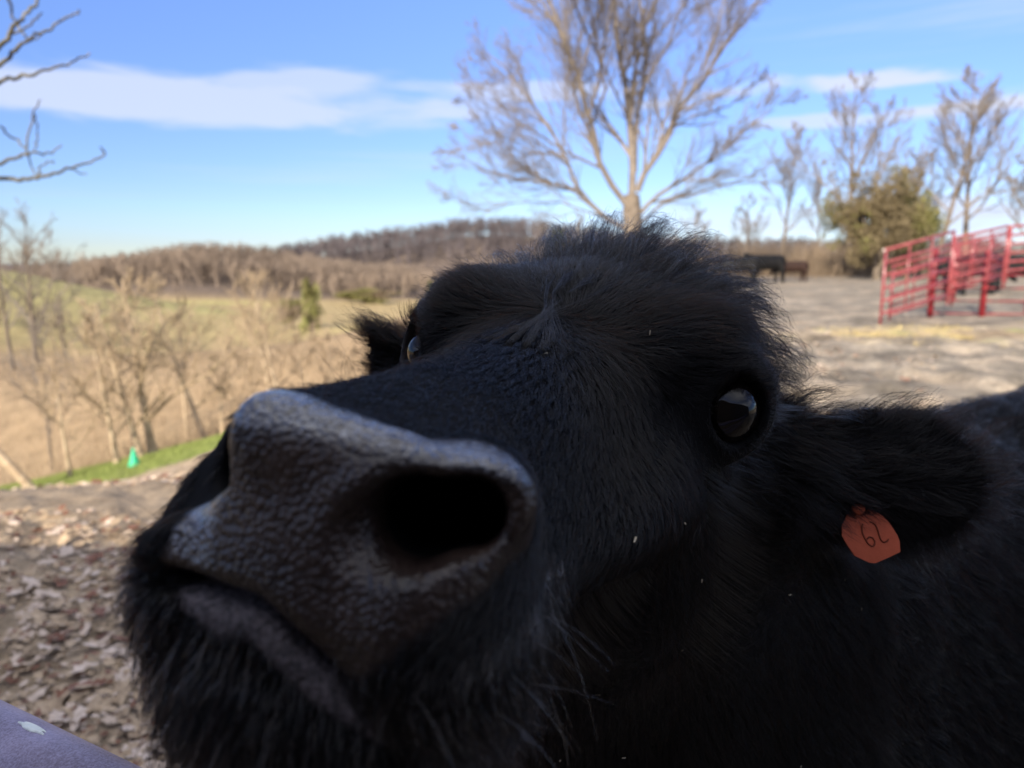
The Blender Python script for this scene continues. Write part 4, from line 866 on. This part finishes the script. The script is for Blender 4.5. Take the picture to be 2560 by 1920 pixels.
for P, lab in ((B1, 'thick dark red post nearest the left end of the pen'), (B2, 'thick dark red post in front of the black cattle')):
    Vp, Fp = tube_mesh([capped_tube([[0, 0, -.05], [0, 0, .8], [0, 0, 1.55]], [.06, .06, .06])], 14); q = mesh_obj('pen_post', Vp, Fp, M_REDD); q.location = tuple(P+np.array([-.02, -.14, 0])); tag(q, lab, 'post', 'dark posts of the pen')

# ------------------------------------------------------------------ cattle in the distance
def small_cow_mesh(graze, seed):
    g = np.random.default_rng(seed); xs = np.arange(-1.35, 1.5, .035); ys = np.arange(-.42, .43, .035); zs = np.arange(-.05, 1.65, .035); X, Y, Z = xs[:, None, None], ys[None, :, None], zs[None, None, :]
    C = lambda a, b, r1, r2, sq=(1, 1, 1): cone(X, Y, Z, a, b, r1, r2, sq)
    f = C((-.72, 0, .95), (.55, 0, .93), .32, .33, (1, 1.12, .92)); f = smin(f, C((-.85, 0, 1.05), (-.7, 0, .95), .2, .27), .1)
    hd = (1.18, 0, .62) if graze else (1.12, 0, 1.18); f = smin(f, C((.6, 0, 1.02), (hd[0]-.12, 0, hd[2]+.06), .25, .15), .1)
    f = smin(f, C((hd[0]-.1, 0, hd[2]+.05), (hd[0]+.20, 0, hd[2]-.17), .125, .07), .05)
    for sy in (-1, 1): f = smin(f, C((hd[0]-.12, sy*.09, hd[2]+.12), (hd[0]-.16, sy*.24, hd[2]+.08), .04, .03), .02)
    for sx, sy, st in ((.52, .17, .05), (.50, -.17, -.12), (-.78, .17, -.10), (-.80, -.17, .10)):
        f = smin(f, C((sx, sy, .75), (sx+st*.5, sy, .42), .15, .09), .06); f = smin(f, C((sx+st*.5, sy, .42), (sx+st, sy, .03), .08, .075), .02)
    return surface_nets(f.astype(np.float32), xs, ys, zs)
M_BLK = simple_mat('black_coat', (.004, .004, .0045), (.010, .009, .009), 4, .7, .3, .3); M_BRN = simple_mat('dark_brown_coat', (.018, .008, .006), (.035, .016, .010), 4, .7, .3, .3)
SC = [small_cow_mesh(False, 1), small_cow_mesh(True, 2)]
def herd_cow(u22, vfoot, d, size, yaw, graze, mat, lab):
    b = P2(u22, vfoot, d); loc = on(b[0], b[1]); o = mesh_obj('cow', SC[graze][0], SC[graze][1], mat); o.location = loc; o.scale = (size,)*3; o.rotation_euler = (0, 0, yaw); tag(o, lab, 'cow', 'cattle standing in the distance')
    Vt, Ft = tube_mesh([capped_tube([(-1.0, 0, 1.12), (-1.08, 0, .9), (-1.07, .02, .5)], [.035, .022, .045])], 7); mesh_obj('tail', Vt, Ft, mat, o); return o
herd_cow(1590, 612, 38, 1.05, 2.9, 1, M_BLK, 'black cow behind the long hair at the near cow\'s crown')
herd_cow(1650, 612, 39, 1.12, 3.4, 0, M_BLK, 'black cow standing in the middle of the three on the pasture')
herd_cow(1708, 610, 39.5, .85, 3.14, 1, M_BRN, 'small dark brown calf rightmost of the three on the pasture')
herd_cow(2060, 590, 27, 1.0, .5, 0, M_BLK, 'black cow standing behind the nearest red panel')
herd_cow(2115, 600, 25, 1.05, .2, 1, M_BLK, 'black cow with lowered head behind the middle red panel')
herd_cow(2190, 590, 27, 1.0, 2.9, 0, M_BLK, 'black cow behind the red panel at the right edge')

# ------------------------------------------------------------------ branches of a tree that reach in at the upper left
def near_branches():
    T = Tree(5, .08, .1); D = 5.0; g = T.g
    def C(pts, r0, r1, dd=0):
        P = [px_pt(x/3.687*.4, y/3.687*.4, D+dd+.15*math.sin(k)) for k, (x, y) in enumerate(pts)]; P, _ = resample(P, max(8, len(pts)*3)); P[1:-1] += g.normal(0, .006, (len(P)-2, 3)); T.limbs.append((P, np.linspace(r0, r1, len(P))))
    C([(-260, 560), (-90, 500), (0, 420), (100, 310), (150, 215), (200, 165), (300, 80), (345, 0), (380, -90)], .022, .010)
    C([(105, 312), (190, 280), (320, 190), (385, 120)], .011, .006); C([(70, -20), (100, 130), (150, 210), (250, 370)], .011, .008, .1)
    C([(-240, 800), (0, 610), (100, 500), (150, 450), (245, 375), (330, 330), (400, 300), (520, 230), (620, 150), (690, 125), (735, 95)], .020, .006, .1); C([(250, 378), (330, 355), (385, 325)], .008, .005, .1)
    C([(-250, 850), (-60, 790), (20, 740), (190, 700), (300, 685), (420, 650), (580, 605), (770, 545), (830, 490)], .020, .007, .2)
    C([(0, 1160), (80, 1240), (160, 1295), (240, 1370)], .009, .008, .3); C([(-240, 1590), (0, 1500), (100, 1465), (220, 1430), (265, 1410), (330, 1400), (400, 1430), (500, 1395), (570, 1340)], .017, .006, .3)
    C([(245, 1410), (245, 1260), (290, 1120), (315, 1040), (370, 920)], .010, .005, .3); C([(315, 1050), (345, 1180), (345, 1300), (320, 1380)], .007, .006, .35); C([(260, 1420), (280, 1520), (340, 1620)], .007, .006, .35)
    C([(-240, 1620), (0, 1640), (150, 1660), (340, 1640), (530, 1590), (600, 1560), (720, 1540), (850, 1480), (960, 1425), (955, 1390), (925, 1355)], .020, .006, .35); C([(345, 1620), (370, 1530), (430, 1510), (485, 1480)], .008, .005, .35); C([(660, 1550), (720, 1590), (800, 1610)], .007, .005, .35)
    tx, ty = -5.3, 4.6; loc = on(tx, ty); l = np.array(loc); H = 6.5; z = np.linspace(-.2, H, 9); T.trunk.append((np.stack([tx+.15*np.sin(z), ty+.1*z*.2, l[2]+z], 1), np.linspace(.24, .08, 9)))
    for P, R in list(T.limbs):
        if P[0][0] < -3.9: q = np.array([tx, ty+.3, min(P[0][2]-.6, l[2]+H-.4)]); Q, _ = resample([q, (q+P[0])/2+[0, 0, .1], P[0]], 6); T.limbs.append((Q, np.linspace(.045, R[0], 6)))
    T.build('bare_tree', loc, 'near bare tree whose twigs reach in at the upper left corner', 'tree', None, M_BARKM, M_BARKM)
M_BARKM = simple_mat('mossy_bark', (.10, .10, .075), (.22, .20, .16), 12, .9, .4, .1)
near_branches()

# ------------------------------------------------------------------ pipe gate the cow leans over
def gate_mat():
    m, t, p = mat_new('galvanised_pipe'); tcn = t.new('ShaderNodeTexCoord'); n = t.noise(tcn.outputs['Object'], 700, 3, .7); n2 = t.noise(tcn.outputs['Object'], 14, 4, .6)
    f = t.math('ADD', t.math('MULTIPLY', n.outputs[0], .5), t.math('MULTIPLY', n2.outputs[0], .5))
    t.link(t.ramp(f, [(.36, (.13, .10, .14)), (.62, (.36, .32, .44))]), p.inputs['Base Color']); p.inputs['Roughness'].default_value = .5; p.inputs['Metallic'].default_value = .35
    b = t.new('ShaderNodeBump'); b.inputs['Strength'].default_value = .5; b.inputs['Distance'].default_value = .001; t.link(n.outputs[0], b.inputs['Height']); t.link(b.outputs[0], p.inputs['Normal']); return m
M_GATE = gate_mat(); M_WHITE = simple_mat('white_dropping', (.62, .68, .66), (.8, .84, .8), 60, .6, .2, .3)
gd = np.array([-.885, .465, 0]); gc = px_pt(58, 742, .42); gc[2] -= .010; GR = .030
gtop = gc-np.array([0, 0, GR*.9])
A_, B_ = gtop+gd*1.6, gtop-gd*1.5
ge = empty('pipe_gate', (float(A_[0]), float(A_[1]), float(ground_h(A_[0], A_[1])))); tag(ge, 'purple grey steel pipe gate crossing the lower left corner under the muzzle', 'gate')
gl = np.array(ge.location)
for k in range(5):
    dz = np.array([0, 0, -.235*k]); Vp, Fp = tube_mesh([capped_tube([A_+dz-gl, (A_+B_)/2+dz-gl, B_+dz-gl], [GR if k == 0 else GR*.75]*3)], 40); mesh_obj('rail', Vp, Fp, M_GATE, ge)
for P in (A_, B_):
    Vp, Fp = tube_mesh([capped_tube([P-gl+[0, 0, -.0], P-gl-np.array([0, 0, P[2]+.05])], [GR*1.02]*2)], 24); mesh_obj('gate_post', Vp, Fp, M_GATE, ge)
q = px_pt(32, 728, .445); nrm_ = unit([.35, -.5, .8]); g = np.random.default_rng(3)
bm = bmesh.new(); bmesh.ops.create_icosphere(bm, subdivisions=3, radius=1.0)
for v in bm.verts: v.co = Vector((v.co.x*.0115*(1+.25*math.sin(7*v.co.y)), v.co.y*.0032, v.co.z*.0016))
me = bpy.data.meshes.new('splash'); bm.to_mesh(me); bm.free(); me.materials.append(M_WHITE); sp_ = bpy.data.objects.new('bird_dropping', me); COL.objects.link(sp_)
# lay it on the pipe
tpar = (q-gtop)@gd; ax = gtop+gd*tpar; rad = q-ax; rad -= gd*(rad@gd); rad = unit(rad); pos = ax+rad*GR
yv = np.cross(rad, gd); sp_.matrix_world = Matrix(((gd[0], yv[0], rad[0], pos[0]), (gd[1], yv[1], rad[1], pos[1]), (gd[2], yv[2], rad[2], pos[2]), (0, 0, 0, 1))); tag(sp_, 'small white splash dried on top of the gate pipe', 'dropping')

# ------------------------------------------------------------------ unseen building added behind the photographer to shade the cow
M_SHADE_SHED = simple_mat('shade_shed_boards', (.10, .075, .055), (.17, .13, .10), 3, .85, .3, .2)
def box(lo, hi):
    x0, y0, z0 = lo; x1, y1, z1 = hi; V = [(x0, y0, z0), (x1, y0, z0), (x1, y1, z0), (x0, y1, z0), (x0, y0, z1), (x1, y0, z1), (x1, y1, z1), (x0, y1, z1)]; return V, [(0, 3, 2, 1), (4, 5, 6, 7), (0, 1, 5, 4), (1, 2, 6, 5), (2, 3, 7, 6), (3, 0, 4, 7)]
sh = empty('shade_shed', (4, -4, 0)); tag(sh, 'unseen dark board building added behind the photographer to shade the cow', 'shade_shed')
for nm, lo, hi in (('shade_shed_wall', (-7.4, 2.3, 0), (1, 2.45, SHADE_SHED_H)), ('shade_shed_wall', (-7.4, -4, 0), (1, -3.85, SHADE_SHED_H)), ('shade_shed_wall', (-7.4, -3.85, 0), (-7.25, 2.3, SHADE_SHED_H)), ('shade_shed_wall', (.85, -3.85, 0), (1, 2.3, SHADE_SHED_H)), ('roof', (-7.5, -4.3, SHADE_SHED_H), (1.3, 2.55, SHADE_SHED_H+.12)), ('low_shade_wall', (-17, 2.3, 0), (-7.41, 2.43, 2.38)), ('low_shade_roof', (-17.2, -2, 2.38), (-7.51, 2.53, 2.48))):  # lower left wing shaped only to place the shadow edge on the ground
    Vb, Fb = box(lo, hi); mesh_obj(nm, Vb, Fb, M_SHADE_SHED, sh, False)
